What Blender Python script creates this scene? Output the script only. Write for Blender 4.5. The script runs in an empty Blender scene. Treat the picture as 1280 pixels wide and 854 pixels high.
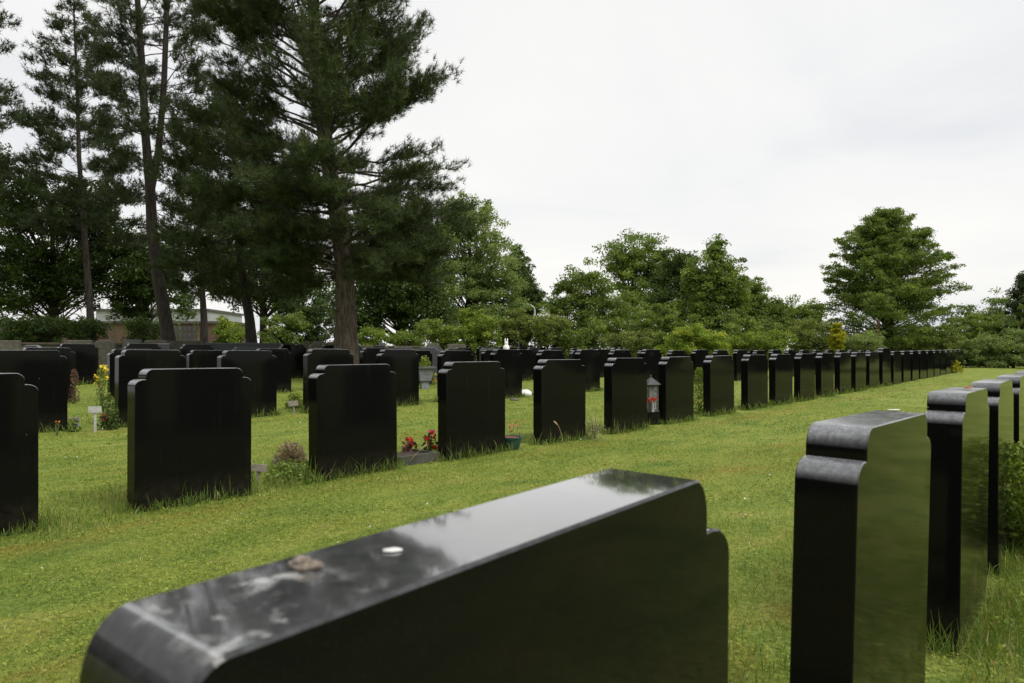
import bpy, bmesh, math, random
import numpy as np
from mathutils import Matrix, Vector

R = math.radians
rng = np.random.default_rng(11)
rnd = random.Random(5)
scene = bpy.context.scene
COL = scene.collection

# ------------------------------------------------------------------ layout of the place
F_PX, CXP, HZ, EYE = 899.5, 640.0, 441.3, 1.129        # focal length (px), centre, horizon row, eye height
PSI, PSIB = 0.7274, 0.6818                               # heading of the grave rows
SP = 1.441
W, T = 0.869, 0.130                                      # headstone width, thickness


def frame(psi):
    return np.array([math.sin(psi), math.cos(psi)]), np.array([-math.cos(psi), math.sin(psi)])


DA, NA = frame(PSI)
DB, NB = frame(PSIB)
CK = np.array([-40, -2, 0.39, 5.26, 9.97, 14.7, 19.4, 24.5, 34, 80, 400])
ZK = np.array([-.06, -.03, -.013, 0, .16, .225, .36, .46, .48, .45, .4])
AK = np.array([0, 0, 0, .0077, .003, .0012, 0, 0, 0, 0, 0])


def ground(x, y):
    """terrain height"""
    a = x * DA[0] + y * DA[1]
    c = x * NA[0] + y * NA[1]
    return np.interp(c, CK, ZK) + np.interp(c, CK, AK) * np.clip(a, 0, 45)


def gz(x, y):
    return float(ground(np.float64(x), np.float64(y)))


def at(px, Y):
    return (px - CXP) / F_PX * Y


def zat(py, Y):
    return EYE + (HZ - py) / F_PX * Y


def hit(px, py):
    """where the line of sight meets the terrain (used once, to lay the plan out)"""
    lo, hi = 0.5, 120.0
    for _ in range(60):
        m = .5 * (lo + hi)
        if zat(py, m) > gz(at(px, m), m): lo = m
        else: hi = m
    return at(px, lo), lo


# ------------------------------------------------------------------ scene helpers
def tag(o, label=None, cat=None, group=None, kind=None):
    if label: o['label'] = label
    if cat: o['category'] = cat
    if group: o['group'] = group
    if kind: o['kind'] = kind
    return o


def empty(name, loc, label, cat, group=None, rz=0):
    o = bpy.data.objects.new(name, None)
    COL.objects.link(o)
    o.location = loc
    o.rotation_euler = (0, 0, rz)
    o.empty_display_size = .2
    return tag(o, label, cat, group)


def link(name, me, mat, parent=None, loc=None):
    o = bpy.data.objects.new(name, me)
    COL.objects.link(o)
    if mat is not None and not me.materials:
        for m in (mat if isinstance(mat, (list, tuple)) else [mat]): me.materials.append(m)
    if parent: o.parent = parent
    if loc is not None: o.location = loc
    return o


def soup(name, V, mat, parent=None, var=None, smooth=False):
    """V: (n, k, 3) polygons, each on its own vertices"""
    n, k, _ = V.shape
    me = bpy.data.meshes.new(name)
    me.vertices.add(n * k)
    me.vertices.foreach_set('co', np.ascontiguousarray(V, dtype=np.float32).ravel())
    me.loops.add(n * k)
    me.loops.foreach_set('vertex_index', np.arange(n * k, dtype=np.int32))
    me.polygons.add(n)
    me.polygons.foreach_set('loop_start', np.arange(0, n * k, k, dtype=np.int32))
    if var is not None:
        at_ = me.attributes.new('var', 'FLOAT', 'FACE')
        at_.data.foreach_set('value', np.ascontiguousarray(var, dtype=np.float32))
    me.update(calc_edges=True)
    return link(name, me, mat, parent)


class MB:
    """collects tubes, boxes, lathes and prisms into one mesh"""
    def __init__(s): s.v, s.f = [], []

    def add(s, vs, fs):
        b = len(s.v)
        s.v += [tuple(map(float, p)) for p in vs]
        s.f += [tuple(i + b for i in q) for q in fs]

    def tube(s, pts, rad, sides=7, wob=0):
        pts = [np.asarray(p, float) for p in pts]
        n = len(pts)
        vs, fs = [], []
        up = np.array([0.31, .17, .93])
        for i, p in enumerate(pts):
            d = pts[min(i + 1, n - 1)] - pts[max(i - 1, 0)]
            d = d / (np.linalg.norm(d) + 1e-9)
            u = np.cross(d, up if abs(d @ up) < .95 else np.array([1., 0, 0]))
            u /= np.linalg.norm(u) + 1e-9
            w = np.cross(d, u)
            for k in range(sides):
                t = 2 * math.pi * k / sides
                r = rad[i] * (1 + wob * rnd.uniform(-1, 1))
                vs.append(p + r * (math.cos(t) * u + math.sin(t) * w))
        for i in range(n - 1):
            for k in range(sides):
                a, b = i * sides + k, i * sides + (k + 1) % sides
                fs.append((a, b, b + sides, a + sides))
        fs.append(tuple(range(sides - 1, -1, -1)))
        fs.append(tuple((n - 1) * sides + k for k in range(sides)))
        s.add(vs, fs)

    def box(s, c, d, rz=0, taper=1.0):
        cx, cy, cz = c
        vs = []
        for z in (-.5, .5):
            q = taper if z > 0 else 1
            for x, y in ((-.5, -.5), (.5, -.5), (.5, .5), (-.5, .5)):
                X, Y = x * d[0] * q, y * d[1] * q
                vs.append((cx + X * math.cos(rz) - Y * math.sin(rz), cy + X * math.sin(rz) + Y * math.cos(rz), cz + z * d[2]))
        s.add(vs, [(3, 2, 1, 0), (4, 5, 6, 7), (0, 1, 5, 4), (1, 2, 6, 5), (2, 3, 7, 6), (3, 0, 4, 7)])

    def lathe(s, prof, c=(0, 0, 0), sides=20):
        n = len(prof)
        vs = [(c[0] + r * math.cos(2 * math.pi * k / sides), c[1] + r * math.sin(2 * math.pi * k / sides), c[2] + z) for r, z in prof for k in range(sides)]
        fs = []
        for i in range(n - 1):
            for k in range(sides):
                a, b = i * sides + k, i * sides + (k + 1) % sides
                fs.append((a, b, b + sides, a + sides))
        fs.append(tuple(range(sides - 1, -1, -1)))
        fs.append(tuple((n - 1) * sides + k for k in range(sides)))
        s.add(vs, fs)

    def blob(s, c, r, seed=0, rough=.18, nu=12, nv=8):
        q = random.Random(seed)
        ph = [q.uniform(0, 6.28) for _ in range(6)]
        vs, fs = [], []
        for j in range(nv + 1):
            th = math.pi * j / nv
            for i in range(nu):
                f = 2 * math.pi * i / nu
                k = 1 + rough * (math.sin(2 * f + ph[0]) * math.sin(th + ph[1]) + .6 * math.sin(3 * f + ph[2]) * math.sin(2 * th + ph[3])) * math.sin(th)
                vs.append((c[0] + r[0] * k * math.sin(th) * math.cos(f), c[1] + r[1] * k * math.sin(th) * math.sin(f), c[2] + r[2] * k * math.cos(th)))
        for j in range(nv):
            for i in range(nu):
                a, b = j * nu + i, j * nu + (i + 1) % nu
                fs.append((a + nu, b + nu, b, a))
        s.add(vs, fs)

    def build(s, name, mat, parent=None, smooth=True, bevel=0, angle=40):
        me = bpy.data.meshes.new(name)
        me.from_pydata(s.v, [], s.f)
        me.update()
        if bevel:
            bm = bmesh.new(); bm.from_mesh(me)
            es = [e for e in bm.edges if len(e.link_faces) == 2 and e.calc_face_angle(0) > R(50)]
            bmesh.ops.bevel(bm, geom=es, offset=bevel, segments=2, affect='EDGES', clamp_overlap=True)
            bm.to_mesh(me); bm.free()
        if smooth:
            me.polygons.foreach_set('use_smooth', [True] * len(me.polygons))
            me.set_sharp_from_angle(angle=R(angle))
        return link(name, me, mat, parent)


# ------------------------------------------------------------------ materials
def newmat(name):
    m = bpy.data.materials.new(name)
    m.use_nodes = True
    nt = m.node_tree
    nt.nodes.clear()
    out = nt.nodes.new('ShaderNodeOutputMaterial')
    return m, nt, out


def N(nt, t, **kw):
    n = nt.nodes.new(t)
    for k, v in kw.items():
        if k == 'op': n.operation = v
        elif k == 'ins':
            for a, b in v.items(): n.inputs[a].default_value = b
        else: setattr(n, k, v)
    return n


def L(nt, a, b): nt.links.new(a, b)


def ramp(nt, fac, stops, interp='LINEAR'):
    n = nt.nodes.new('ShaderNodeValToRGB')
    n.color_ramp.interpolation = interp
    e = n.color_ramp.elements
    while len(e) < len(stops): e.new(.5)
    for el, (p, c) in zip(e, stops):
        el.position = p
        el.color = (*c, 1) if len(c) == 3 else c
    L(nt, fac, n.inputs[0])
    return n.outputs[0]


def mixc(nt, fac, a, b, mode='MIX'):
    n = N(nt, 'ShaderNodeMix', data_type='RGBA', blend_type=mode)
    for sock, v in ((n.inputs[0], fac), (n.inputs[6], a), (n.inputs[7], b)):
        if hasattr(v, 'is_linked'): L(nt, v, sock)
        elif isinstance(v, (int, float)): sock.default_value = v
        else: sock.default_value = (*v, 1)
    return n.outputs[2]


def noise(nt, vec, scale, detail=4, rough=.55, dist=0):
    n = N(nt, 'ShaderNodeTexNoise', ins={'Scale': scale, 'Detail': detail, 'Roughness': rough, 'Distortion': dist})
    if vec is not None: L(nt, vec, n.inputs['Vector'])
    return n.outputs['Fac']


def maprange(nt, v, a, b, c=0, d=1):
    n = N(nt, 'ShaderNodeMapRange', ins={1: a, 2: b, 3: c, 4: d})
    L(nt, v, n.inputs[0])
    return n.outputs[0]


def math_(nt, op, a, b=None):
    n = N(nt, 'ShaderNodeMath', op=op)
    for i, v in enumerate((a, b)):
        if v is None: continue
        if hasattr(v, 'is_linked'): L(nt, v, n.inputs[i])
        else: n.inputs[i].default_value = v
    return n.outputs[0]


def simple(name, color, rough=.6, color2=None, scale=12, bump=0, spec=.5, metallic=0):
    m, nt, out = newmat(name)
    b = N(nt, 'ShaderNodeBsdfPrincipled', ins={'Roughness': rough, 'Metallic': metallic, 'Specular IOR Level': spec})
    tc = N(nt, 'ShaderNodeTexCoord')
    f = noise(nt, tc.outputs['Object'], scale, 5, .65)
    c2 = color2 or tuple(k * .7 for k in color)
    col = ramp(nt, f, [(.35, c2), (.65, color)])
    L(nt, col, b.inputs['Base Color'])
    if bump:
        bp = N(nt, 'ShaderNodeBump', ins={'Strength': bump, 'Distance': .02})
        L(nt, noise(nt, tc.outputs['Object'], scale * 3, 6, .7), bp.inputs['Height'])
        L(nt, bp.outputs[0], b.inputs['Normal'])
    L(nt, b.outputs[0], out.inputs[0])
    return m


def granite(name, dust_sheen=.5, stains=False, base=(.0032, .0032, .003), rough=.05, dust_sheen_col=(.26, .267, .285), ior=(1.22, 1.5)):
    """polished black granite: mirror faces, dull weathered film plus painted sky highlight on what faces up"""
    m, nt, out = newmat(name)
    b = N(nt, 'ShaderNodeBsdfPrincipled', ins={'IOR': 1.52})
    tc = N(nt, 'ShaderNodeTexCoord')
    oi = N(nt, 'ShaderNodeObjectInfo')
    sh = N(nt, 'ShaderNodeVectorMath', op='MULTIPLY_ADD')
    L(nt, oi.outputs['Random'], sh.inputs[0]); sh.inputs[1].default_value = (37, 19, 53)
    L(nt, tc.outputs['Object'], sh.inputs[2])
    P = sh.outputs[0]
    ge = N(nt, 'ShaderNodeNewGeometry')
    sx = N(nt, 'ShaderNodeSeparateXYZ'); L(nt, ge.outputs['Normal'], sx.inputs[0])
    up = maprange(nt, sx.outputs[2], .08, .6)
    speck = noise(nt, P, 420, 2, .6)
    col = ramp(nt, speck, [(.4, base), (.62, tuple(k * 1.5 for k in base)), (.75, tuple(k * 3.2 for k in base))])
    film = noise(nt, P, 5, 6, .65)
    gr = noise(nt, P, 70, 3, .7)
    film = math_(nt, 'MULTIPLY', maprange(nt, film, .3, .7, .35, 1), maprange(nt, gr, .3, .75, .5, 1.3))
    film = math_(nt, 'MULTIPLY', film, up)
    col = mixc(nt, math_(nt, 'MULTIPLY', film, dust_sheen), col, dust_sheen_col)  # real dust plus sky highlight painted grey into faces that look up
    # rain streaks and droppings
    vo = N(nt, 'ShaderNodeTexVoronoi', ins={'Scale': 9.0}); L(nt, P, vo.inputs['Vector'])
    dots = maprange(nt, vo.outputs['Distance'], .022, .034, 1, 0)
    pick = N(nt, 'ShaderNodeSeparateColor'); L(nt, vo.outputs['Color'], pick.inputs[0])
    dots = math_(nt, 'MULTIPLY', dots, math_(nt, 'GREATER_THAN', pick.outputs[0], .8))
    col = mixc(nt, math_(nt, 'MULTIPLY', dots, .6), col, (.35, .35, .33))
    sz_ = N(nt, 'ShaderNodeSeparateXYZ'); L(nt, tc.outputs['Object'], sz_.inputs[0])
    low = maprange(nt, sz_.outputs[2], .03, .24, 1, 0)
    mud = math_(nt, 'MULTIPLY', math_(nt, 'MULTIPLY', low, maprange(nt, noise(nt, P, 16, 6, .7), .35, .7)), .3)
    col = mixc(nt, mud, col, (.07, .062, .04))
    strk = N(nt, 'ShaderNodeMapping'); strk.inputs['Scale'].default_value = (26, 26, 1.1); L(nt, P, strk.inputs[0])
    sk = math_(nt, 'MULTIPLY', maprange(nt, noise(nt, strk.outputs[0], 1, 3, .6), .58, .75), maprange(nt, noise(nt, P, 2.2, 2), .45, .65))
    col = mixc(nt, math_(nt, 'MULTIPLY', sk, .025), col, (.2, .2, .19))
    rr = math_(nt, 'ADD', math_(nt, 'MULTIPLY', film, (.1 if stains else .32) * dust_sheen), rough)
    if stains:
        sn = noise(nt, tc.outputs['Object'], 24, 7, .62, .1)
        big = noise(nt, tc.outputs['Object'], 4.3, 2, .5)
        so = N(nt, 'ShaderNodeSeparateXYZ'); L(nt, tc.outputs['Object'], so.inputs[0])
        side = maprange(nt, so.outputs[0], -.02, -.2)
        st = math_(nt, 'MULTIPLY', maprange(nt, sn, .53, .66), maprange(nt, big, .47, .6))
        st = math_(nt, 'MULTIPLY', math_(nt, 'MULTIPLY', st, maprange(nt, sx.outputs[2], .8, .98, 0, 1)), side)
        col = mixc(nt, math_(nt, 'MULTIPLY', st, .6), col, (.5, .5, .48))
        rr = math_(nt, 'ADD', rr, math_(nt, 'MULTIPLY', st, .3))
        rr = math_(nt, 'ADD', rr, math_(nt, 'MULTIPLY', math_(nt, 'MULTIPLY', side, up), .05))
    wv = noise(nt, P, 3.0, 2, .5)
    rr = math_(nt, 'ADD', rr, maprange(nt, wv, .3, .7, 0, .012 if stains else .04))
    rr = math_(nt, 'ADD', rr, math_(nt, 'ADD', math_(nt, 'MULTIPLY', mud, .5), math_(nt, 'MULTIPLY', sk, .05)))
    L(nt, col, b.inputs['Base Color'])
    L(nt, rr, b.inputs['Roughness'])
    L(nt, maprange(nt, sx.outputs[2], .88, .99, *ior) if stains else maprange(nt, up, 0, 1, *ior), b.inputs['IOR'])
    if stains:      # wet top
        L(nt, maprange(nt, sx.outputs[2], .93, .99), b.inputs['Coat Weight'])
        b.inputs['Coat IOR'].default_value = 1.6
        b.inputs['Coat Roughness'].default_value = .05
    L(nt, b.outputs[0], out.inputs[0])
    return m


def leafmat(name, stops, trans=.35, rough=.55, spec=.25):
    m, nt, out = newmat(name)
    at_ = N(nt, 'ShaderNodeAttribute', attribute_name='var')
    col = ramp(nt, at_.outputs['Fac'], stops)
    b = N(nt, 'ShaderNodeBsdfPrincipled', ins={'Roughness': rough, 'Specular IOR Level': spec})
    L(nt, col, b.inputs['Base Color'])
    tr = N(nt, 'ShaderNodeBsdfTranslucent')
    L(nt, mixc(nt, 1.0, col, (1.25, 1.2, .55), 'MULTIPLY'), tr.inputs['Color'])
    mx = N(nt, 'ShaderNodeMixShader', ins={0: trans})
    L(nt, b.outputs[0], mx.inputs[1]); L(nt, tr.outputs[0], mx.inputs[2])
    L(nt, mx.outputs[0], out.inputs[0])
    return m


def lawn_colour(nt, blade=None):
    """patchy mown lawn: fresh green, yellow-green, ochre moss along the stone rows, dry flecks"""
    ge = N(nt, 'ShaderNodeNewGeometry')
    P = ge.outputs['Position']
    big = noise(nt, P, .55, 4, .6, .4)
    rot = N(nt, 'ShaderNodeMapping'); rot.inputs['Rotation'].default_value = (0, 0, PSI - math.pi / 2); L(nt, P, rot.inputs[0])
    st_ = N(nt, 'ShaderNodeVectorMath', op='MULTIPLY'); L(nt, rot.outputs[0], st_.inputs[0]); st_.inputs[1].default_value = (.45, 1.25, 1)
    mid = noise(nt, st_.outputs[0], 2.6, 6, .66, .5)
    col = ramp(nt, mid, [(.32, (.118, .187, .032)), (.45, (.182, .25, .043)), (.57, (.245, .29, .055)), (.72, (.32, .3, .085))])
    col = mixc(nt, maprange(nt, big, .38, .66, 0, .45), col, (.22, .275, .042))
    # moss and scalped turf in bands parallel to the rows
    sp = N(nt, 'ShaderNodeVectorMath', op='DOT_PRODUCT')
    L(nt, P, sp.inputs[0]); sp.inputs[1].default_value = (NA[0], NA[1], 0)
    c = math_(nt, 'ADD', sp.outputs['Value'], math_(nt, 'MULTIPLY', math_(nt, 'SUBTRACT', noise(nt, P, .8, 3), .5), .5))
    moss = None
    for c0, hw in ((4.9, .3), (9.55, .35), (3.0, .6), (1.1, .5), (7.0, .3), (11.6, .4), (14.2, .3)):
        d = math_(nt, 'ABSOLUTE', math_(nt, 'SUBTRACT', c, c0))
        k = maprange(nt, d, 0, hw, 1, 0)
        moss = k if moss is None else math_(nt, 'MAXIMUM', moss, k)
    patch = maprange(nt, noise(nt, st_.outputs[0], 1.9, 5, .68, .8), .44, .58)
    moss = math_(nt, 'MULTIPLY', moss, patch)
    col = mixc(nt, math_(nt, 'MULTIPLY', moss, .55), col, (.27, .215, .04))
    dry = maprange(nt, noise(nt, P, 5.5, 6, .7), .6, .72)
    col = mixc(nt, math_(nt, 'MULTIPLY', dry, .5), col, (.29, .235, .085))
    if blade is not None:
        tint = ramp(nt, blade, [(0, (.5, .66, .5)), (.5, (1, 1.02, .95)), (.85, (1.4, 1.3, 1.2)), (.93, (1.6, 1.4, 2.2)), (1, (2.1, 1.7, 3.8))])
        col = mixc(nt, 1.0, col, tint, 'MULTIPLY')
    else:
        f = noise(nt, P, 38, 6, .75)
        col = mixc(nt, 1.0, col, ramp(nt, f, [(.3, (.3, .32, .3)), (.5, (.75, .75, .7)), (.7, (1.2, 1.15, 1.15))]), 'MULTIPLY')
    return col, P


M = {}


def materials():
    m, nt, out = newmat('lawn_turf')
    col, P = lawn_colour(nt)
    b = N(nt, 'ShaderNodeBsdfPrincipled', ins={'Roughness': .85, 'Specular IOR Level': .15})
    L(nt, col, b.inputs['Base Color'])
    bp = N(nt, 'ShaderNodeBump', ins={'Strength': .9, 'Distance': .03})
    L(nt, math_(nt, 'ADD', noise(nt, P, 45, 5, .7), math_(nt, 'MULTIPLY', noise(nt, P, 9, 4, .6), 1.5)), bp.inputs['Height'])
    L(nt, bp.outputs[0], b.inputs['Normal'])
    L(nt, b.outputs[0], out.inputs[0])
    M['turf'] = m
    m, nt, out = newmat('lawn_blade')
    at_ = N(nt, 'ShaderNodeAttribute', attribute_name='var')
    col, P = lawn_colour(nt, at_.outputs['Fac'])
    b = N(nt, 'ShaderNodeBsdfPrincipled', ins={'Roughness': .5, 'Specular IOR Level': .2})
    L(nt, col, b.inputs['Base Color'])
    tr = N(nt, 'ShaderNodeBsdfTranslucent'); L(nt, col, tr.inputs['Color'])
    mx = N(nt, 'ShaderNodeMixShader', ins={0: .4})
    L(nt, b.outputs[0], mx.inputs[1]); L(nt, tr.outputs[0], mx.inputs[2])
    L(nt, mx.outputs[0], out.inputs[0])
    M['blade'] = m
    M['tall'] = leafmat('tall_grass_blade', [(0, (.05, .1, .016)), (.6, (.13, .2, .035)), (.88, (.21, .26, .06)), (.95, (.3, .24, .1)), (1, (.36, .28, .13))], .35)
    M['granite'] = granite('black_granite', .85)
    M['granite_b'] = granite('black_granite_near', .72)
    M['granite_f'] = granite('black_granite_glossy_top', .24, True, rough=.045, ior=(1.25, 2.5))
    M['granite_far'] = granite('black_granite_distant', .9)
    M['granite_grey'] = granite('dark_grey_granite', .8, base=(.045, .048, .052), rough=.3, dust_sheen_col=(.2, .2, .2))
    M['stone_beige'] = simple('weathered_limestone', (.125, .115, .09), .85, (.055, .054, .038), 9, .5)
    M['stone_grey'] = simple('weathered_grey_stone', (.1, .105, .1), .8, (.05, .054, .047), 8, .4)
    M['concrete'] = simple('mossy_concrete', (.07, .066, .052), .9, (.03, .034, .02), 5, .5)
    M['coping'] = simple('brown_coping', (.1, .075, .05), .85, (.05, .042, .026), 7, .4)
    # bark
    for nm, c1, c2 in (('bark_pine', (.125, .098, .076), (.034, .028, .023)), ('bark_dark', (.062, .052, .043), (.022, .019, .016)), ('bark_red', (.22, .1, .045), (.09, .045, .025))):
        m, nt, out = newmat(nm)
        tc = N(nt, 'ShaderNodeTexCoord')
        mp = N(nt, 'ShaderNodeMapping'); mp.inputs['Scale'].default_value = (1, 1, .22)
        L(nt, tc.outputs['Object'], mp.inputs[0])
        f = noise(nt, mp.outputs[0], 14, 6, .7, .4)
        b = N(nt, 'ShaderNodeBsdfPrincipled', ins={'Roughness': .9, 'Specular IOR Level': .2})
        L(nt, ramp(nt, f, [(.38, c2), (.62, c1)]), b.inputs['Base Color'])
        bp = N(nt, 'ShaderNodeBump', ins={'Strength': 1, 'Distance': .05}); L(nt, f, bp.inputs['Height'])
        L(nt, bp.outputs[0], b.inputs['Normal'])
        L(nt, b.outputs[0], out.inputs[0])
        M[nm] = m
    M['needle'] = leafmat('pine_needles', [(0, (.024, .04, .014)), (.5, (.046, .07, .022)), (.85, (.078, .105, .03)), (1, (.13, .155, .04))], .28)
    M['needle_far'] = leafmat('pine_needles_dull', [(0, (.026, .04, .018)), (.6, (.046, .066, .026)), (1, (.075, .095, .036))], .28)
    M['leaf_dark'] = leafmat('leaves_dark', [(0, (.03, .054, .014)), (.6, (.058, .096, .022)), (1, (.105, .15, .034))], .36)
    M['leaf_mid'] = leafmat('leaves_mid', [(0, (.08, .125, .027)), (.6, (.145, .21, .043)), (1, (.235, .295, .065))], .42)
    M['leaf_deep'] = leafmat('leaves_deep', [(0, (.045, .078, .018)), (.6, (.085, .135, .028)), (1, (.15, .2, .045))], .38)
    M['leaf_grey'] = leafmat('leaves_grey_green', [(0, (.11, .16, .05)), (.6, (.19, .26, .085)), (1, (.29, .35, .125))], .42)
    M['leaf_light'] = leafmat('leaves_light', [(0, (.1, .155, .024)), (.6, (.18, .255, .04)), (1, (.29, .35, .06))], .42)
    M['leaf_yellow'] = leafmat('leaves_yellow_green', [(0, (.1, .165, .02)), (.6, (.2, .28, .036)), (1, (.4, .43, .055))], .4)
    M['leaf_gold'] = leafmat('leaves_gold', [(0, (.16, .2, .012)), (.6, (.36, .36, .02)), (1, (.55, .5, .035))], .35)
    M['leaf_olive'] = leafmat('leaves_olive', [(0, (.085, .125, .03)), (.6, (.16, .205, .05)), (1, (.26, .28, .08))], .4)
    M['heather'] = leafmat('heather_twigs', [(0, (.1, .11, .04)), (.5, (.24, .18, .12)), (1, (.42, .29, .24))], .3)
    M['sedum'] = leafmat('dark_red_bracts', [(0, (.07, .03, .03)), (.6, (.16, .07, .06)), (1, (.3, .17, .13))], .3)
    for nm, c in (('red', (.68, .04, .03)), ('pink', (.85, .13, .24)), ('yellow', (.78, .64, .07)), ('white', (.75, .74, .7)), ('purple', (.3, .22, .62)), ('orange', (.75, .28, .03)), ('rose', (.7, .16, .16))):
        M['fl_' + nm] = leafmat('petals_' + nm, [(0, tuple(k * .65 for k in c)), (1, c)], .3)
    M['white_glaze'] = simple('white_glaze', (.78, .78, .76), .35, (.68, .68, .66), 10)
    M['white_paint'] = simple('weathered_white_paint', (.42, .42, .4), .6, (.26, .26, .25), 20)
    M['grey_wood'] = simple('grey_weathered_wood', (.28, .25, .21), .85, (.14, .125, .1), 16, .3)
    M['pebble'] = simple('beige_pebble', (.5, .43, .35), .85, (.2, .15, .11), 190, .8)
    M['shell'] = simple('white_shell', (.6, .6, .58), .6, (.4, .4, .38), 160)
    M['soil'] = simple('dark_soil', (.05, .035, .022), .95, (.02, .015, .01), 40, .8)
    M['redsoil'] = simple('red_bark_mulch', (.3, .07, .04), .95, (.1, .035, .02), 60, .8)
    M['teal'] = simple('teal_plastic', (.016, .065, .055), .55, (.01, .045, .04), 6)
    M['planter'] = simple('blue_grey_cast_stone', (.2, .22, .235), .8, (.12, .135, .14), 14, .3)
    M['lantern_metal'] = simple('grey_zinc', (.06, .06, .063), .75, (.03, .03, .03), 30)
    M['lantern_glass'] = simple('dusty_pane', (.16, .165, .17), .15, (.04, .04, .04), 22, spec=.6)
    M['lamp_grey'] = simple('galvanised_steel', (.5, .5, .48), .5, (.4, .4, .4), 5)
    m, nt, out = newmat('brick')
    tc = N(nt, 'ShaderNodeTexCoord')
    br = N(nt, 'ShaderNodeTexBrick', ins={'Color1': (.1, .042, .028, 1), 'Color2': (.07, .03, .022, 1), 'Mortar': (.08, .065, .055, 1), 'Scale': 1, 'Brick Width': .22, 'Row Height': .075, 'Mortar Size': .012})
    mp = N(nt, 'ShaderNodeMapping'); mp.inputs['Rotation'].default_value = (R(90), 0, 0)
    L(nt, tc.outputs['Object'], mp.inputs[0]); L(nt, mp.outputs[0], br.inputs['Vector'])
    b = N(nt, 'ShaderNodeBsdfPrincipled', ins={'Roughness': .85})
    L(nt, br.outputs[0], b.inputs['Base Color']); L(nt, b.outputs[0], out.inputs[0])
    M['brick'] = m
    M['window'] = simple('window_glass', (.03, .035, .04), .1, (.02, .02, .025), 3)
    M['white_wall'] = simple('white_sheet_cladding', (.3, .31, .32), .7, (.22, .23, .24), .4)
    M['roof_felt'] = simple('grey_roof_felt', (.075, .07, .065), .9, (.05, .05, .045), 3)


materials()

# ------------------------------------------------------------------ world, sun, camera
SUN_EL, SUN_AZ = R(52), R(122)          # azimuth measured from +Y (view) towards +X


def world():
    w = bpy.data.worlds.new('World')
    scene.world = w
    w.use_nodes = True
    nt = w.node_tree
    nt.nodes.clear()
    out = N(nt, 'ShaderNodeOutputWorld')
    sky = N(nt, 'ShaderNodeTexSky', sky_type='NISHITA')
    sky.sun_disc = False
    sky.sun_elevation = SUN_EL
    sky.sun_rotation = SUN_AZ
    sky.air_density = 1.2
    sky.dust_density = 3
    tc = N(nt, 'ShaderNodeTexCoord')
    sx = N(nt, 'ShaderNodeSeparateXYZ'); L(nt, tc.outputs['Generated'], sx.inputs[0])
    el = math_(nt, 'MAXIMUM', sx.outputs[2], 0)
    k = math_(nt, 'DIVIDE', 1.0, math_(nt, 'ADD', el, .16))
    cv = N(nt, 'ShaderNodeCombineXYZ')
    L(nt, math_(nt, 'MULTIPLY', sx.outputs[0], k), cv.inputs[0]); L(nt, math_(nt, 'MULTIPLY', sx.outputs[1], k), cv.inputs[1])
    n1 = noise(nt, cv.outputs[0], .85, 6, .5, .5)
    n2 = noise(nt, cv.outputs[0], .33, 3, .5, .3)
    f = math_(nt, 'ADD', math_(nt, 'MULTIPLY', n1, .5), math_(nt, 'MULTIPLY', n2, .5))
    # overcast deck: pale blue-grey hollows, near-white billows (divided by the .1 strength below)
    cloud = ramp(nt, f, [(.34, (7.9, 8.15, 8.6)), (.47, (9.9, 9.85, 9.75)), (.6, (10.9, 10.7, 10.3))])
    gain = maprange(nt, el, .45, 1.0, 1.0, 1.75)      # the deck is brightest overhead
    cl = N(nt, 'ShaderNodeVectorMath', op='SCALE'); L(nt, cloud, cl.inputs[0]); L(nt, gain, cl.inputs['Scale'])
    mix = mixc(nt, .9, sky.outputs[0], cl.outputs[0])
    bg = N(nt, 'ShaderNodeBackground', ins={'Strength': .1})
    L(nt, mix, bg.inputs['Color'])
    L(nt, bg.outputs[0], out.inputs[0])


world()
sd = bpy.data.lights.new('sun', 'SUN')
sd.energy = 3.0
sd.angle = R(22)
sd.color = (1, .96, .9)
so = bpy.data.objects.new('sun', sd)
COL.objects.link(so)
sv = Vector((math.sin(SUN_AZ) * math.cos(SUN_EL), math.cos(SUN_AZ) * math.cos(SUN_EL), math.sin(SUN_EL)))
so.rotation_euler = sv.to_track_quat('Z', 'Y').to_euler()
so.location = (10, 0, 30)

cd = bpy.data.cameras.new('camera')
cam = bpy.data.objects.new('camera', cd)
COL.objects.link(cam)
cam.location = (0, 0, EYE)
cam.rotation_euler = (R(90), 0, 0)
cd.sensor_width = 36
cd.lens = 36 * F_PX / 1280
cd.shift_y = (HZ - 427) / 1280
cd.clip_start = .02
cd.clip_end = 2000
cd.dof.use_dof = True
cd.dof.focus_distance = 5.5
cd.dof.aperture_fstop = 7.5
scene.camera = cam
scene.view_settings.view_transform = 'Standard'
scene.view_settings.look = 'None'
scene.view_settings.gamma = 1
scene.view_settings.exposure = 0
scene.view_settings.use_curve_mapping = False
scene.cycles.max_bounces = 6
scene.cycles.transparent_max_bounces = 4

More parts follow.
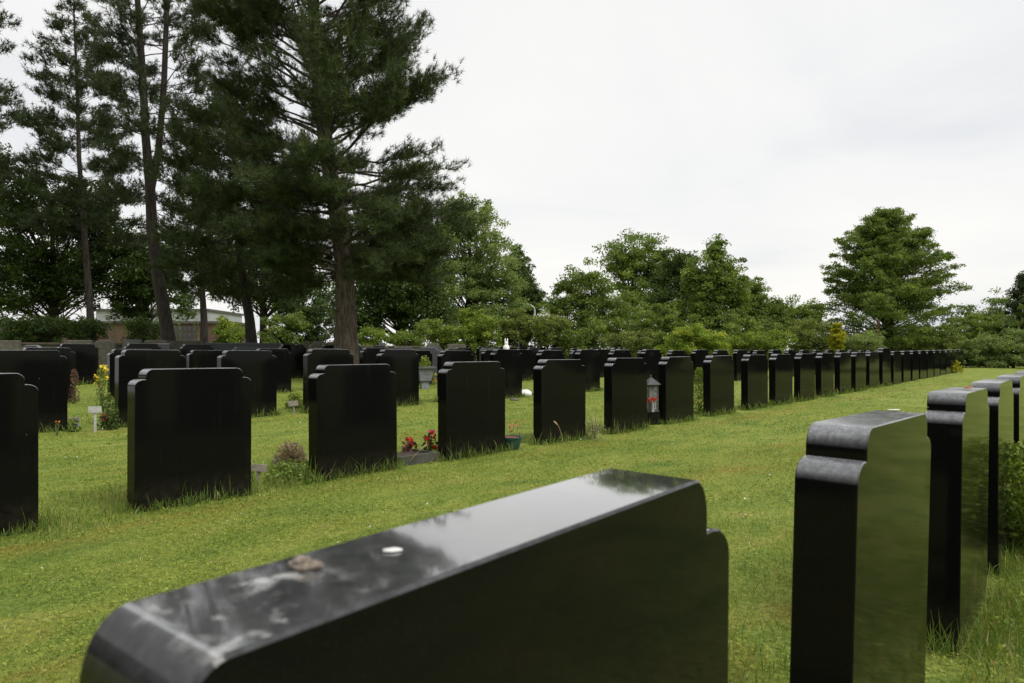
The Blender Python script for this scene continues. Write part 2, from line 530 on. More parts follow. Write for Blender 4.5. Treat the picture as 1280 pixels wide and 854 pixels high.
# ------------------------------------------------------------------ ground
def build_ground():
    rs = np.concatenate([np.linspace(0, 12, 49)[1:], np.linspace(12, 60, 61)[1:], np.geomspace(60, 900, 24)[1:]])
    na = 120
    th = np.linspace(0, 2 * np.pi, na, endpoint=False)
    vs = [(0, 0, gz(0, 0))]
    for r in rs:
        for t in th:
            x, y = r * math.cos(t), r * math.sin(t)
            z = gz(x, y)
            if r < 40: z += .012 * math.sin(x * 2.1 + 1.3 * math.sin(y * 1.1)) * math.sin(y * 1.7 + .6)
            vs.append((x, y, z))
    fs = [(0, 1 + k, 1 + (k + 1) % na) for k in range(na)]
    for i in range(len(rs) - 1):
        for k in range(na):
            a, b = 1 + i * na + k, 1 + i * na + (k + 1) % na
            fs.append((a, a + na, b + na, b))
    me = bpy.data.meshes.new('lawn')
    me.from_pydata(vs, [], fs)
    me.update()
    me.polygons.foreach_set('use_smooth', [True] * len(me.polygons))
    tag(link('lawn', me, M['turf']), kind='structure')


def gnd(x, y):
    return ground(x, y) + .012 * np.sin(x * 2.1 + 1.3 * np.sin(y * 1.1)) * np.sin(y * 1.7 + .6)


build_ground()


def blades(x, y, h, w, lean):
    """one bent triangle-tipped blade per point -> (n,4,3) quads (kite)"""
    n = len(x)
    z = gnd(x, y) - .004
    t = rng.uniform(0, 2 * np.pi, n)
    s = np.stack([np.cos(t), np.sin(t), np.zeros(n)], 1) * (w / 2)[:, None]
    u = rng.uniform(0, 2 * np.pi, n)
    l = np.abs(rng.normal(0, 1, n)) * lean
    tip = np.stack([np.cos(u) * l * h, np.sin(u) * l * h, h], 1)
    tip /= np.maximum(1, np.linalg.norm(tip, axis=1) / h)[:, None]
    b = np.stack([x, y, z], 1)
    mid = b + tip * np.array([.38, .38, .58]) 
    return np.stack([b - s * .6, mid - s, b + tip, mid + s], 1)


def lawn_grass():
    V, var = [], []
    for r0, r1, den, h, w in ((.5, 2.3, 900, .026, .0035), (2.3, 5, 5200, .023, .0036), (5, 9, 2200, .024, .005), (9, 16, 560, .026, .009), (16, 30, 120, .03, .018)):
        half = R(62)
        n = int(den * half * (r1 * r1 - r0 * r0))
        r = np.sqrt(rng.uniform(r0 * r0, r1 * r1, n))
        t = rng.uniform(-half, half, n)
        x, y = r * np.sin(t), r * np.cos(t)
        # tussocky: height follows a soft patchiness
        pt = .5 + .5 * np.sin(x * 3.1 + 2 * np.sin(y * 2.3)) * np.sin(y * 2.9 + 1.7 * np.sin(x * 1.9))
        hh = h * rng.uniform(.5, 1.35, n) * (.65 + .6 * pt)
        V.append(blades(x, y, hh, w * rng.uniform(.7, 1.4, n), 1.15))
        var.append(np.clip(rng.normal(.5, .26, n), 0, 1))
    tag(soup('mown_grass', np.concatenate(V), M['blade'], None, np.concatenate(var)), 'short mown lawn grass covering the ground between the headstones', 'grass', kind='stuff')


lawn_grass()


def clover():
    V, var = [], []
    for r0, r1, den, sz in ((2.2, 5, 1500, .0105), (5, 9, 420, .014), (9, 15, 110, .021)):
        half = R(58)
        n = int(den * half * (r1 * r1 - r0 * r0))
        r = np.sqrt(rng.uniform(r0 * r0, r1 * r1, n)); t = rng.uniform(-half, half, n)
        x, y = r * np.sin(t), r * np.cos(t)
        pt = np.sin(x * 2.3 + 2.2 * np.sin(y * 1.7)) * np.sin(y * 2.7 + 1.9 * np.sin(x * 1.3)) + rng.normal(0, .35, n)
        x, y = x[pt > -.1], y[pt > -.1]
        n = len(x)
        z = gnd(x, y) + rng.uniform(.006, .024, n)
        c = np.stack([x, y, z], 1)
        for k in range(3):          # three leaflets
            a = rng.uniform(0, 6.28, n) + k * 2.1
            off = np.stack([np.cos(a), np.sin(a), np.zeros(n)], 1) * sz * .45
            V.append(leaf_quads(c + off, sz, n_up=1.6, asp=.85)); var.append(np.clip(rng.normal(.55, .25, n), 0, .92))
    tag(soup('clover', np.concatenate(V), M['blade'], None, np.concatenate(var)), 'low clover and moss leaves mixed into the mown lawn', 'clover', kind='stuff')


# ------------------------------------------------------------------ headstones
def stone_mesh(name, w=W, h=1.0, t=T, shoulder=1.0, arc=.05):
    k = shoulder
    def side():
        p = [(w / 2, -.14)]
        for i in range(9):
            q = math.pi / 2 * i / 8
            p.append((w / 2 - .062 * k * (1 - math.cos(q)), h - .118 * k + .046 * k * math.sin(q)))
        p.append((w / 2 - .073 * k, h - .072 * k))
        for i in range(9):
            q = math.pi / 2 * i / 8
            p.append((w / 2 - .073 * k - arc * k * (1 - math.cos(q)), h - .05 * k + (.05 * k) * math.sin(q)))
        return p
    rt = side()
    pts = rt + [(-x, z) for x, z in reversed(rt)]
    bm = bmesh.new()
    fv = [bm.verts.new((x, -t / 2, z)) for x, z in pts]
    f = bm.faces.new(fv)
    r = bmesh.ops.extrude_face_region(bm, geom=[f])
    nv = [e for e in r['geom'] if isinstance(e, bmesh.types.BMVert)]
    bmesh.ops.translate(bm, verts=nv, vec=(0, t, 0))
    bm.normal_update()
    es = [e for e in bm.edges if abs(abs(e.verts[0].co.y - e.verts[1].co.y)) < 1e-6]
    bmesh.ops.bevel(bm, geom=es, offset=.003, segments=1, affect='EDGES', clamp_overlap=True)
    bmesh.ops.recalc_face_normals(bm, faces=bm.faces)
    me = bpy.data.meshes.new(name)
    bm.to_mesh(me); bm.free()
    me.polygons.foreach_set('use_smooth', [True] * len(me.polygons))
    me.set_sharp_from_angle(angle=R(15))
    return me


def slab_mesh(name, w, h, t, slope=0.0, round_=0.0, peak=0.0):
    """plain upright stone: optional chamfered shoulders, rounded top or shallow gable"""
    pts = [(w / 2, -.1)]
    if round_:
        for i in range(9):
            q = math.pi / 2 * i / 8
            pts.append((w / 2 - round_ * (1 - math.cos(q)), h - round_ + round_ * math.sin(q)))
    elif slope:
        pts += [(w / 2, h - slope), (w / 2 - slope * 1.2, h)]
    else:
        pts.append((w / 2, h - peak))
    if peak: pts.append((0, h))
    left = [(-x, z) for x, z in reversed(pts) if abs(x) > 1e-6]
    pts = pts + left
    m = MB()
    n = len(pts)
    m.add([(x, -t / 2, z) for x, z in pts] + [(x, t / 2, z) for x, z in pts],
          [tuple(range(n - 1, -1, -1)), tuple(range(n, 2 * n))] + [(i, (i + 1) % n, n + (i + 1) % n, n + i) for i in range(n)])
    me = bpy.data.meshes.new(name)
    me.from_pydata(m.v, [], m.f); me.update()
    bm = bmesh.new(); bm.from_mesh(me)
    bmesh.ops.recalc_face_normals(bm, faces=bm.faces)
    es = [e for e in bm.edges if e.calc_face_angle(0) > R(30)]
    bmesh.ops.bevel(bm, geom=es, offset=.012, segments=1, affect='EDGES', clamp_overlap=True)
    bm.to_mesh(me); bm.free()
    return me


ORD = ['first', 'second', 'third', 'fourth', 'fifth', 'sixth', 'seventh', 'eighth', 'ninth', 'tenth', 'eleventh', 'twelfth', 'thirteenth', 'fourteenth', 'fifteenth', 'sixteenth', 'seventeenth', 'eighteenth', 'nineteenth', 'twentieth', 'twenty-first', 'twenty-second', 'twenty-third', 'twenty-fourth', 'twenty-fifth', 'twenty-sixth', 'twenty-seventh', 'twenty-eighth']
STONE = stone_mesh('headstone')
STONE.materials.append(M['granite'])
BASES = []


def place_stone(a, c, psi, label, group, me=STONE, z=None, lean=(0, 0), yaw=0, w=W, scale=1, mat=None, name='headstone'):
    d, n = frame(psi)
    p = d * (a + w / 2) + n * (c + T / 2)
    o = link(name, me, None)
    zz = gz(*p) if z is None else z
    o.matrix_world = Matrix.Translation((p[0], p[1], zz)) @ Matrix.Rotation(lean[0], 4, 'Y') @ Matrix.Rotation(lean[1], 4, 'X') @ Matrix.Rotation(math.pi / 2 - psi + yaw, 4, 'Z') @ Matrix.Diagonal((1, 1, scale, 1))
    tag(o, label, 'headstone', group)
    if mat is not None:
        o.material_slots[0].link = 'OBJECT'
        o.material_slots[0].material = mat
    BASES.append((p, d, n, zz))
    return o


# near row beside the camera
gB = 'black headstones in the row beside the camera'
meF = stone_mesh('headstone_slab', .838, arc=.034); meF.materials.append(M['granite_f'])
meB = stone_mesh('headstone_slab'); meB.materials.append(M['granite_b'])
ZB = -.0275
place_stone(.112, .387, PSIB, 'large black headstone nearest the camera, with a pebble and shell on its glossy top', gB, meF, ZB - .008, lean=(0, R(1.6)), w=.838).location.y += .028
place_stone(1.635, .387, PSIB, 'second near black headstone, its rounded grey shoulder steps facing the camera at lower right', gB, meB, ZB - .012, lean=(R(1.5), 0)).location.x -= .026
place_stone(3.153, .387, PSIB, 'near black headstone with a dry leaf on its top, behind the big stepped one', gB, meB, ZB, lean=(R(.8), 0)).location.x -= .013
place_stone(4.419, .387, PSIB, 'black headstone reflecting the box bush in its polished face', gB, meB, ZB)
place_stone(5.694, .387, PSIB, 'black headstone partly hidden by the box bush at the right edge', gB, meB, ZB)
place_stone(7.13, .387, PSIB, 'farthest near-row black headstone, only its top corner in view at the right edge', gB, meB, ZB)

# row A along the far side of the mown strip
gA = 'black headstones in the long row across the mown strip'
AS = [.54, 1.981, 3.446, 4.953, 6.473, 7.963, 9.401, 10.897, 12.422, 13.751, 15.149, 16.524, 17.962, 19.334, 20.738, 22.19, 23.589, 24.986, 26.396, 27.821, 29.247, 30.727, 32.206, 33.693, 35.181, 36.661, 38.116]
labA = {0: 'black headstone cut off by the left edge of the photo, nearest of the long row',
        1: 'widest-looking black headstone of the long row, beside a yellow flower and stake',
        2: 'black headstone between the heather clump and the red begonia bed',
        3: 'black headstone between the red begonias and the teal pot',
        4: 'black headstone just right of the teal pot, bent grass stalk at its foot',
        5: 'black headstone left of the grey grave lantern',
        6: 'black headstone just right of the grey grave lantern',
        7: 'black headstone right of the narrow conifer in the long row',
        15: 'taller dark headstone of the long row, below the orange-brown tree trunk',
        26: 'last black headstone at the far end of the long row by the hedge'}
for i, a in enumerate(AS):
    cc = 5.263 + .0009 * a * a
    o = place_stone(a, cc, PSI, labA.get(i, 'black headstone, %s from the left in the long row across the mown strip' % ORD[i]), gA,
                    z=.0077 * a, lean=(R(rnd.uniform(-.35, .35)), R(rnd.uniform(-.3, .3))), yaw=R(rnd.uniform(-.8, .8)), scale=1.1 if i == 15 else 1)

# second row
gC = 'black headstones in the second row back'
cC = 9.97
xsC = [None, 143, 271, 379, 470.3, 546, 612, 670, 719, 761.4, 800, 834.7, 863]
aC = []
for x in xsC:
    if x is None: continue
    xv = CXP + F_PX * math.tan(PSI)
    Y = F_PX * (cC + T) / (math.cos(PSI) * (xv - x))
    aC.append((Y - (cC + T) * math.sin(PSI)) / math.cos(PSI))
aC = [aC[0] - SP] + aC
while aC[-1] < 36.5: aC.append(aC[-1] + SP)
labC = {0: 'black second-row headstone at the left edge with dark red sedum at its right side',
        1: 'black second-row headstone beside the pink rose bush and white cross-shaped marker',
        2: 'black second-row headstone with a long tan grass stalk arching in front',
        3: 'black second-row headstone with a round shrub and small wooden sign at its left foot',
        4: 'second-row headstone with a pale sheen on its upper face, left of the stone planter',
        6: 'second-row headstone carrying the white rabbit ornament on top'}
for i, a in enumerate(aC):
    place_stone(a, cC + rnd.uniform(-.03, .03), PSI, labC.get(i, 'black headstone, %s from the left in the second row back' % ORD[i]), gC,
                lean=(R(rnd.uniform(-.4, .4)), R(rnd.uniform(-.4, .4))), yaw=R(rnd.uniform(-1, 1)), scale=rnd.uniform(.985, 1.01))

# third and fourth rows
gD, gE = 'black headstones in the third row back', 'headstones in the fourth row back'
for k in range(25):
    a = 3.7 + SP * k + rnd.uniform(-.05, .05)
    if k in (19,): continue
    place_stone(a, 14.7 + rnd.uniform(-.05, .05), PSI, 'black headstone, %s from the left in the third row back' % ORD[k], gD,
                lean=(R(rnd.uniform(-.5, .5)), 0), yaw=R(rnd.uniform(-1.5, 1.5)), scale=rnd.uniform(.95, 1.02), mat=M['granite_far'])
greyE = {4, 8, 9, 11}
for k in range(1, 24):
    a = 4.15 + SP * k + rnd.uniform(-.08, .08)
    g = k in greyE
    place_stone(a, 19.4 + rnd.uniform(-.06, .06), PSI, ('matt grey headstone, %s from the left in the fourth row back' if g else 'black headstone, %s from the left in the fourth row back') % ORD[k - 1], gE,
                yaw=R(rnd.uniform(-2, 2)), scale=rnd.uniform(.93, 1.03), mat=M['granite_grey'] if g else M['granite_far'])

for k in range(8):
    place_stone(23.2 + SP * k + rnd.uniform(-.08, .08), 24.1, PSI, 'small distant black headstone, %s from the left in the fifth row back' % ORD[k], 'black headstones in the fifth row back',
                yaw=R(rnd.uniform(-2, 2)), scale=rnd.uniform(.95, 1.03), mat=M['granite_far'])

# old grey and beige stones in front of the low wall
OLD = [  # px x0, x1, y top, Y, material, kind, label
    (-4, 22, 425.6, 20.5, 'stone_beige', 'flat', 'mossy beige gravestone at the left edge in front of the low wall'),
    (30, 52, 431.5, 17.5, 'granite_grey', 'slope', 'small plain grey gravestone between black stones near the left edge'),
    (84, 112, 425.2, 21.0, 'stone_beige', 'flat', 'broad beige gravestone with a pale top under the dark hedge'),
    (121, 142, 424.4, 21.6, 'stone_beige', 'peak', 'beige gravestone with a shallow gabled top left of the fresh green shoots'),
    (156, 175, 424.6, 22.0, 'stone_grey', 'flat', 'grey gravestone with a flat top right of the fresh green shoots'),
    (183, 206, 425.2, 22.5, 'stone_beige', 'round', 'beige gravestone with rounded shoulders below the leaning twin pine'),
    (194, 211, 429.6, 20.0, 'granite_grey', 'flat', 'pale grey slab standing before the beige stone under the twin pine'),
    (211, 252, 426.2, 23.2, 'concrete', 'flat', 'wide mossy gravestone below the brick building'),
    (262, 345, 428.8, 24.2, 'granite_grey', 'flat', 'wide dark grey gravestone standing behind yellow and white flowers'),
    (352, 377, 431.2, 22.0, 'granite_grey', 'flat', 'upright slate-grey slab left of the beige post stones'),
    (379, 386, 426.3, 25.0, 'stone_beige', 'round', 'slim beige pillar stone at the end of the wide dark grey gravestone'),
    (391, 406, 427.0, 25.5, 'stone_beige', 'round', 'small beige stone with a rounded top left of the big pine'),
    (411, 421, 427.6, 25.5, 'stone_beige', 'flat', 'narrow beige stone touching the left side of the big pine trunk'),
    (430, 452, 431.5, 22.5, 'granite_grey', 'slope', 'blue-grey gravestone with sloping shoulders right of the big pine trunk'),
    (465, 484, 431.8, 23.5, 'granite_grey', 'slope', 'grey trapezoid gravestone right of the low box bush'),
    (473, 479, 428.6, 27.5, 'stone_grey', 'flat', 'light grey upright block against the low wall'),
    (523, 547, 434.4, 22.5, 'granite_grey', 'slope', 'grey trapezoid gravestone above the stone planter'),
    (535, 548, 429.0, 29.0, 'stone_beige', 'round', 'beige topped gravestone behind the grey trapezoid stone'),
    (560, 581, 430.2, 30.0, 'stone_beige', 'round', 'beige gravestone behind a stack of black tops near the shrubs'),
]
for x0, x1, yt, Y, mt, kd, lab in OLD:
    X = at((x0 + x1) / 2, Y)
    w = (x1 - x0) / F_PX * Y * 1.12
    zg = gz(X, Y)
    h = zat(yt, Y) - zg
    kw = dict(slope=dict(slope=.1), round=dict(round_=min(.08, w * .4)), peak=dict(peak=.08), flat={})[kd]
    me = slab_mesh('gravestone', w, h, .16, **kw)
    o = link('gravestone', me, M[mt], loc=(X, Y, zg))
    o.rotation_euler = (0, 0, R(12 + rnd.uniform(-6, 6)))
    tag(o, lab, 'gravestone', 'old gravestones in front of the low wall')

# low boundary wall
def low_wall():
    c = 25.6
    a0, a1 = 2.0, 22.5
    o = empty('low_wall', (*(DA * a0 + NA * c), 0), 'long low grey wall with brownish coping behind the graves', 'wall')
    m, q = MB(), MB()
    for i in range(41):
        pass
    L_ = a1 - a0
    mid = DA * (a0 + L_ / 2) + NA * c
    zg = gz(*mid)
    rz = math.pi / 2 - PSI
    o.location = (mid[0], mid[1], zg)
    o.rotation_euler = (0, 0, rz)
    m.box((0, 0, .42), (L_, .2, 1.0))
    for i in range(14):
        q.box((-L_ / 2 + L_ * (i + .5) / 14, 0, .955), (L_ / 14 - .012, .27, .07))
    m.build('wall_body', M['concrete'], o, False)
    q.build('coping', M['coping'], o, False, .01)


low_wall()

# ------------------------------------------------------------------ foliage generators
def unit(v): return v / (np.linalg.norm(v, axis=-1, keepdims=True) + 1e-9)


def leaf_quads(C, size, flat=.4, n_up=.5, asp=.6):
    """diamond leaves at points C, normals random with an upward bias"""
    n = len(C)
    nrm = unit(rng.normal(0, 1, (n, 3)) * np.array([1, 1, 1 - flat * .3]) + np.array([0, 0, n_up]))
    t = unit(np.cross(nrm, rng.normal(0, 1, (n, 3))))
    b = np.cross(nrm, t)
    s = size * rng.uniform(.6, 1.35, n)[:, None]
    t, b = t * s * .5, b * s * .5 * asp
    return np.stack([C - t, C + b - t * .1, C + t, C - b - t * .1], 1)


def tufts(C, Dr, n=14, length=.15, width=.014):
    """needle brushes: thin triangles radiating about the shoot direction"""
    k = len(C)
    Cc = np.repeat(C, n, 0)
    D2 = np.repeat(unit(Dr), n, 0)
    q = unit(D2 * .75 + rng.normal(0, .62, (k * n, 3)))
    ln = length * rng.uniform(.6, 1.25, k * n)[:, None]
    s = unit(np.cross(q, rng.normal(0, 1, (k * n, 3)))) * width * .5
    back = Cc - D2 * rng.uniform(0, .12, (k * n, 1)) * (length / .15)
    return np.stack([back - s, back + s, back + q * ln], 1)


def limb(base, az, Ln, e0, e1, n=7, jit=.08):
    p = np.array(base, float)
    out = [p.copy()]
    for i in range(n):
        e = e0 + (e1 - e0) * (i / (n - 1)) ** 1.3 + rnd.gauss(0, jit)
        a = az + rnd.gauss(0, jit)
        p = p + Ln / n * np.array([math.cos(a) * math.cos(e), math.sin(a) * math.cos(e), math.sin(e)])
        out.append(p.copy())
    return np.array(out)


def along(P, t):
    n = len(P) - 1
    i = min(int(t * n), n - 1)
    f = t * n - i
    return P[i] * (1 - f) + P[i + 1] * f, unit(P[i + 1] - P[i])


def pine(px_path, Y, r0, label, crown_lo, crown_hi, prof, nb=70, tuft_len=.16, needle_n=14, mat='needle', bark='bark_pine', fork=None, dens=1.0, group='pines on the left', e0=(5, 35), seed=1, tw=.015, name='pine_tree', dead=True, stub=0, low=1.0):
    """trunk follows px_path [(px,py)..] at distance Y; branches whorled with length prof(t)"""
    global rnd, rng
    rnd = random.Random(seed); rng = np.random.default_rng(seed)
    x0, _ = px_path[0]
    X0 = at(x0, Y)
    zg = gz(X0, Y)
    o = empty(name, (X0, Y, zg), label, 'tree', group)
    def P3(p): return np.array([at(p[0], Y) - X0, 0, zat(p[1], Y) - zg])
    tr = MB()
    paths = []
    base = np.array([P3(p) for p in px_path]); base[0][2] = -.15
    Ht = base[-1][2]
    rr = [max(.03, r0 * (1 - .8 * max(0, q[2]) / max(Ht, 1)) ) for q in base]
    rr[0] *= 1.25
    tr.tube(base, rr, 12, .05)
    paths.append(base)
    for fk in (fork or []):
        pb = np.array([P3(p) for p in fk])
        pb[:, 1] += np.linspace(0, .3, len(pb))
        tr.tube(pb, np.linspace(r0 * .6, .05, len(pb)), 9, .04)
        paths.append(pb)
    C, D = [], []
    for j in range(nb):
        pth = paths[j % len(paths)]
        z0, z1 = max(crown_lo, pth[0][2]), min(crown_hi, pth[-1][2])
        t = ((j + rnd.uniform(0, 1)) / nb) ** low
        z = z0 + (z1 - z0) * t
        bx = np.array([np.interp(z, pth[:, 2], pth[:, i]) for i in range(3)])
        az = j * 2.399 + rnd.uniform(-.5, .5)
        Ln = prof((z - crown_lo) / (crown_hi - crown_lo), az) * rnd.uniform(.7, 1.1)
        if Ln < .25: continue
        e = R(rnd.uniform(*e0)) * (1 if t > .3 else .3)
        Pm = limb(bx, az, Ln, e, R(rnd.uniform(5, 40)) if t > .25 else R(rnd.uniform(-24, 10)), 7)
        rb = max(.014, .036 * Ln / 3.5 * (r0 / .28))
        tr.tube(Pm, np.linspace(rb, .01, len(Pm)), 5)
        ns = int((5.2 * Ln + 4) * dens)
        for s in range(ns):
            u = rnd.uniform(.28, 1) ** .8
            q, dd = along(Pm, min(u, .999))
            sgn = 1 if s % 2 else -1
            sd_ = np.array([-dd[1], dd[0], 0]) * sgn
            ang = rnd.uniform(.35, 1.1)
            dr = unit(dd * math.cos(ang) + sd_ * math.sin(ang) + np.array([0, 0, rnd.uniform(-.1, .45)]))
            sl = rnd.uniform(.35, 1.0) * (1.25 - .7 * u) * min(1.2, Ln / 2.5 + .3)
            Ps = np.array([q, q + dr * sl * .55, q + dr * sl + np.array([0, 0, sl * .12])])
            if s % 3 == 0: tr.tube(Ps, [.012, .008, .005], 3)
            m = max(2, int(sl / .085))
            for w in range(m):
                c, d2 = along(Ps, min(.3 + .7 * (w + rnd.random()) / m, .999))
                C.append(c + np.array([rnd.gauss(0, .09) for _ in range(3)]))
                D.append(d2 + np.array([0, 0, .35]) + np.array([rnd.gauss(0, .3) for _ in range(3)]))
    for j in range(stub):            # bare dead branches low on the stem
        z = rnd.uniform(crown_lo * .35, crown_lo * 1.1)
        bx = np.array([np.interp(z, base[:, 2], base[:, i]) for i in range(3)])
        Pm = limb(bx, rnd.uniform(0, 6.28), rnd.uniform(.6, 2), R(rnd.uniform(-20, 25)), R(rnd.uniform(-30, 20)), 5, .15)
        tr.tube(Pm, np.linspace(.025, .006, len(Pm)), 4)
    tr.build('trunk', M[bark], o)
    C, D = np.array(C), np.array(D)
    V = tufts(C, D, needle_n, tuft_len * 1.1, tw * 1.2)
    tone = np.repeat(np.clip(rng.normal(.42, .2, len(C)), 0, 1), needle_n)
    soup('crown', V, M[mat], o, np.clip(tone + rng.normal(0, .12, len(V)), 0, 1))
    return o


def lobed(px, Y, lobes, label, leaf=.18, per=55, cl=.5, mat='leaf_mid', name='deciduous_tree', group=None, bark='bark_dark', seed=1, dens=1.0, trunk_r=.18, cat='tree', spiky=.25, stems=1, foot=None, n_up=.8, asp=.6, limbs=60):
    """broadleaf crown: ellipsoid lobes (px, py, rx, ry) in real 3-D at distance Y, filled with leaf clumps on limbs"""
    global rnd, rng
    rnd = random.Random(seed); rng = np.random.default_rng(seed)
    X0 = at(px, Y)
    zg = gz(X0, Y)
    o = empty(name, (X0, Y, zg), label, cat, group)
    k = Y / F_PX
    cen, clr = [], []
    zmin = 1e9
    for (lx, ly, rx, ry) in lobes:
        c = np.array([at(lx, Y) - X0, 0, zat(ly, Y) - zg])
        r = np.array([rx * k, max(rx, ry) * k * .95, ry * k])
        vol = r[0] * r[1] * r[2]
        n = max(8, int(dens * 12.5 * (r[0] * r[1] + r[1] * r[2] + r[0] * r[2]) / (cl * cl) * .36))
        d = unit(rng.normal(0, 1, (n, 3)))
        rad = rng.uniform(.15, 1, n) ** .5
        rad *= 1 + spiky * np.clip(rng.normal(0, .5, n), -.6, .7) * (rad > .75)
        p = c + d * rad[:, None] * r
        off = rng.normal(0, .25 * r[1], n)
        p[:, 1] += off * .3
        cen.append(p); clr.append(np.full(n, cl) * rng.uniform(.55, 1.2, n))
        zmin = min(zmin, c[2] - r[2])
    cen, clr = np.concatenate(cen), np.concatenate(clr)
    ok = cen[:, 2] > .12
    cen, clr = cen[ok], clr[ok]
    tr = MB()
    top = max(c[2] for c in cen)
    th = min(max(zmin + .3, .25 * top), .75 * top)
    for s in range(stems):
        bx = np.array([rnd.uniform(-.25, .25) * (stems > 1), rnd.uniform(-.2, .2) * (stems > 1), -.15])
        ax = bx + np.array([rnd.gauss(0, .06) * top, rnd.gauss(0, .06) * top, top * .72])
        pts = [bx, bx * .6 + ax * .4 + np.array([rnd.gauss(0, .02) * top, 0, 0]), ax]
        tr.tube(pts, [trunk_r * 1.2, trunk_r * .75, trunk_r * .2], 8, .04)
    sel = rng.choice(len(cen), min(len(cen), limbs), replace=False)
    for i in sel:
        e = cen[i]
        t = np.clip((e[2] * .55) / (top * .72), .15, .95)
        b = np.array([0, 0, 0]) * (1 - t) + ax * t
        mid = (b + e) / 2 + np.array([0, 0, .08 * np.linalg.norm(e - b)])
        tr.tube([b, mid, e], [trunk_r * .2 * (1 - t) + .015, trunk_r * .09 + .006, .004], 4)
    tr.build('trunk' if cat == 'tree' else 'stems', M[bark], o)
    n = int(per * 2.0)
    Cc = np.repeat(cen, n, 0)
    rr = np.repeat(clr, n)[:, None]
    dd = unit(rng.normal(0, 1, (len(Cc), 3))) * (rng.uniform(0, 1, (len(Cc), 1)) ** .5)
    Pl = Cc + dd * rr * np.array([1, 1, .62])
    Pl = Pl[Pl[:, 2] > .02]
    V = leaf_quads(Pl, leaf * .74, n_up=n_up, asp=asp)
    tone = np.repeat(np.clip(rng.normal(.45, .2, len(cen)), 0, 1), n)[:len(V)]
    soup('crown' if cat == 'tree' else 'foliage', V, M[mat], o, np.clip(tone + rng.normal(0, .14, len(V)), 0, 1))
    return o


# ------------------------------------------------------------------ pines on the left
def profA(t, az):
    base = np.interp(t, [0, .12, .3, .6, .85, 1], [2.6, 3.7, 4.15, 3.7, 2.6, .8])
    return base


pine([(433, 436), (432, 380), (430, 330), (424, 280), (413, 220), (402, 140), (395, 60), (388, -40), (384, -140), (380, -230)], 21.0, .33,
     'largest pine, thick bare lower trunk rising right of the beige stones', 2.95, 15.6, profA, nb=225, dens=1.25, needle_n=20, tw=.0105, seed=21, group='pines on the left', e0=(5, 40), stub=6, low=1.3)
pine([(216, 434), (207, 400), (196, 340), (190, 290), (188, 240), (182, 170), (178, 90), (172, 0), (168, -90), (166, -150)], 27.0, .25,
     'leaning pine whose trunk forks into two stems', 6.0, 17.5, lambda t, az: np.interp(t, [0, .3, .7, 1], [2.2, 2.5, 2.3, .7]), nb=84, dens=.9, seed=33,
     fork=[[(188, 240), (197, 190), (203, 110), (206, 0), (208, -80), (209, -140)]], tuft_len=.19, tw=.019, needle_n=13, mat='needle_far', bark='bark_dark', e0=(-5, 30), stub=9)
pine([(116, 428), (112, 380), (106, 300), (99, 200), (96, 100), (93, 30), (92, 6)], 33.0, .17,
     'slim straight pine with an open cone-shaped crown at the left', 5.5, 17.0, lambda t, az: np.interp(t, [0, .3, .7, .95, 1], [2.6, 2.6, 1.9, .8, .3]), nb=84, dens=.9, seed=41,
     tuft_len=.21, tw=.022, needle_n=12, mat='needle_far', bark='bark_dark', e0=(0, 35), stub=6)
pine([(-30, 428), (-32, 300), (-34, 150), (-36, 20), (-36, -40)], 32.0, .24, 'pine mostly outside the left edge, branch tips showing against the sky', 7, 17.5,
     lambda t, az: np.interp(t, [0, .3, .8, 1], [2.2, 2.5, 1.6, .5]), nb=48, dens=.8, seed=45, tuft_len=.21, tw=.022, needle_n=12, mat='needle_far')
pine([(318, 434), (312, 400), (304, 350), (298, 300), (294, 240), (292, 180), (290, 120)], 25.0, .2, 'dense dark pine with a slanting stem left of the largest pine', 2.6, 9.6,
     lambda t, az: np.interp(t, [0, .3, .7, 1], [2.7, 2.9, 2.2, .8]), nb=78, dens=1.15, seed=52, bark='bark_dark', tuft_len=.18, tw=.018, e0=(-10, 25))
pine([(256, 434), (255, 400), (252, 350), (250, 290), (249, 230)], 30.0, .17, 'slender dark stemmed pine between the twin pine and the dense pine', 3.2, 8.2,
     lambda t, az: np.interp(t, [0, .4, 1], [1.6, 2.0, .6]), nb=40, dens=.8, seed=57, bark='bark_dark', tuft_len=.2, tw=.02, needle_n=12, mat='needle_far', e0=(-15, 20))

# ------------------------------------------------------------------ broadleaf trees
gT = 'broadleaf trees behind the cemetery'
lobed(70, 36, [(60, 300, 85, 62), (140, 340, 60, 42), (30, 360, 75, 38), (10, 240, 45, 55), (110, 260, 45, 35)], 'broad dark tree filling the left edge behind the pines', .2, 46, .6, 'leaf_dark', group=gT, seed=3, trunk_r=.3, spiky=.3, dens=.8)
lobed(180, 37, [(175, 350, 36, 38), (150, 300, 30, 30), (205, 330, 22, 40), (150, 388, 14, 14), (178, 392, 10, 12), (228, 380, 10, 22)], 'drooping willow-like tree behind the twin pine', .2, 40, .45, 'leaf_dark', group=gT, seed=4, trunk_r=.16, dens=.55, spiky=.4)
lobed(330, 44, [(330, 340, 60, 55), (270, 330, 30, 40), (380, 370, 40, 45), (340, 280, 35, 35)], 'dark broadleaf tree behind the dense pine', .22, 48, .7, 'leaf_dark', group=gT, seed=5, trunk_r=.25)
lobed(500, 40, [(495, 330, 58, 68), (465, 385, 60, 40), (530, 385, 40, 42), (520, 300, 30, 40)], 'dark green tree right behind the largest pine', .2, 50, .62, 'leaf_dark', group=gT, seed=6, trunk_r=.28)
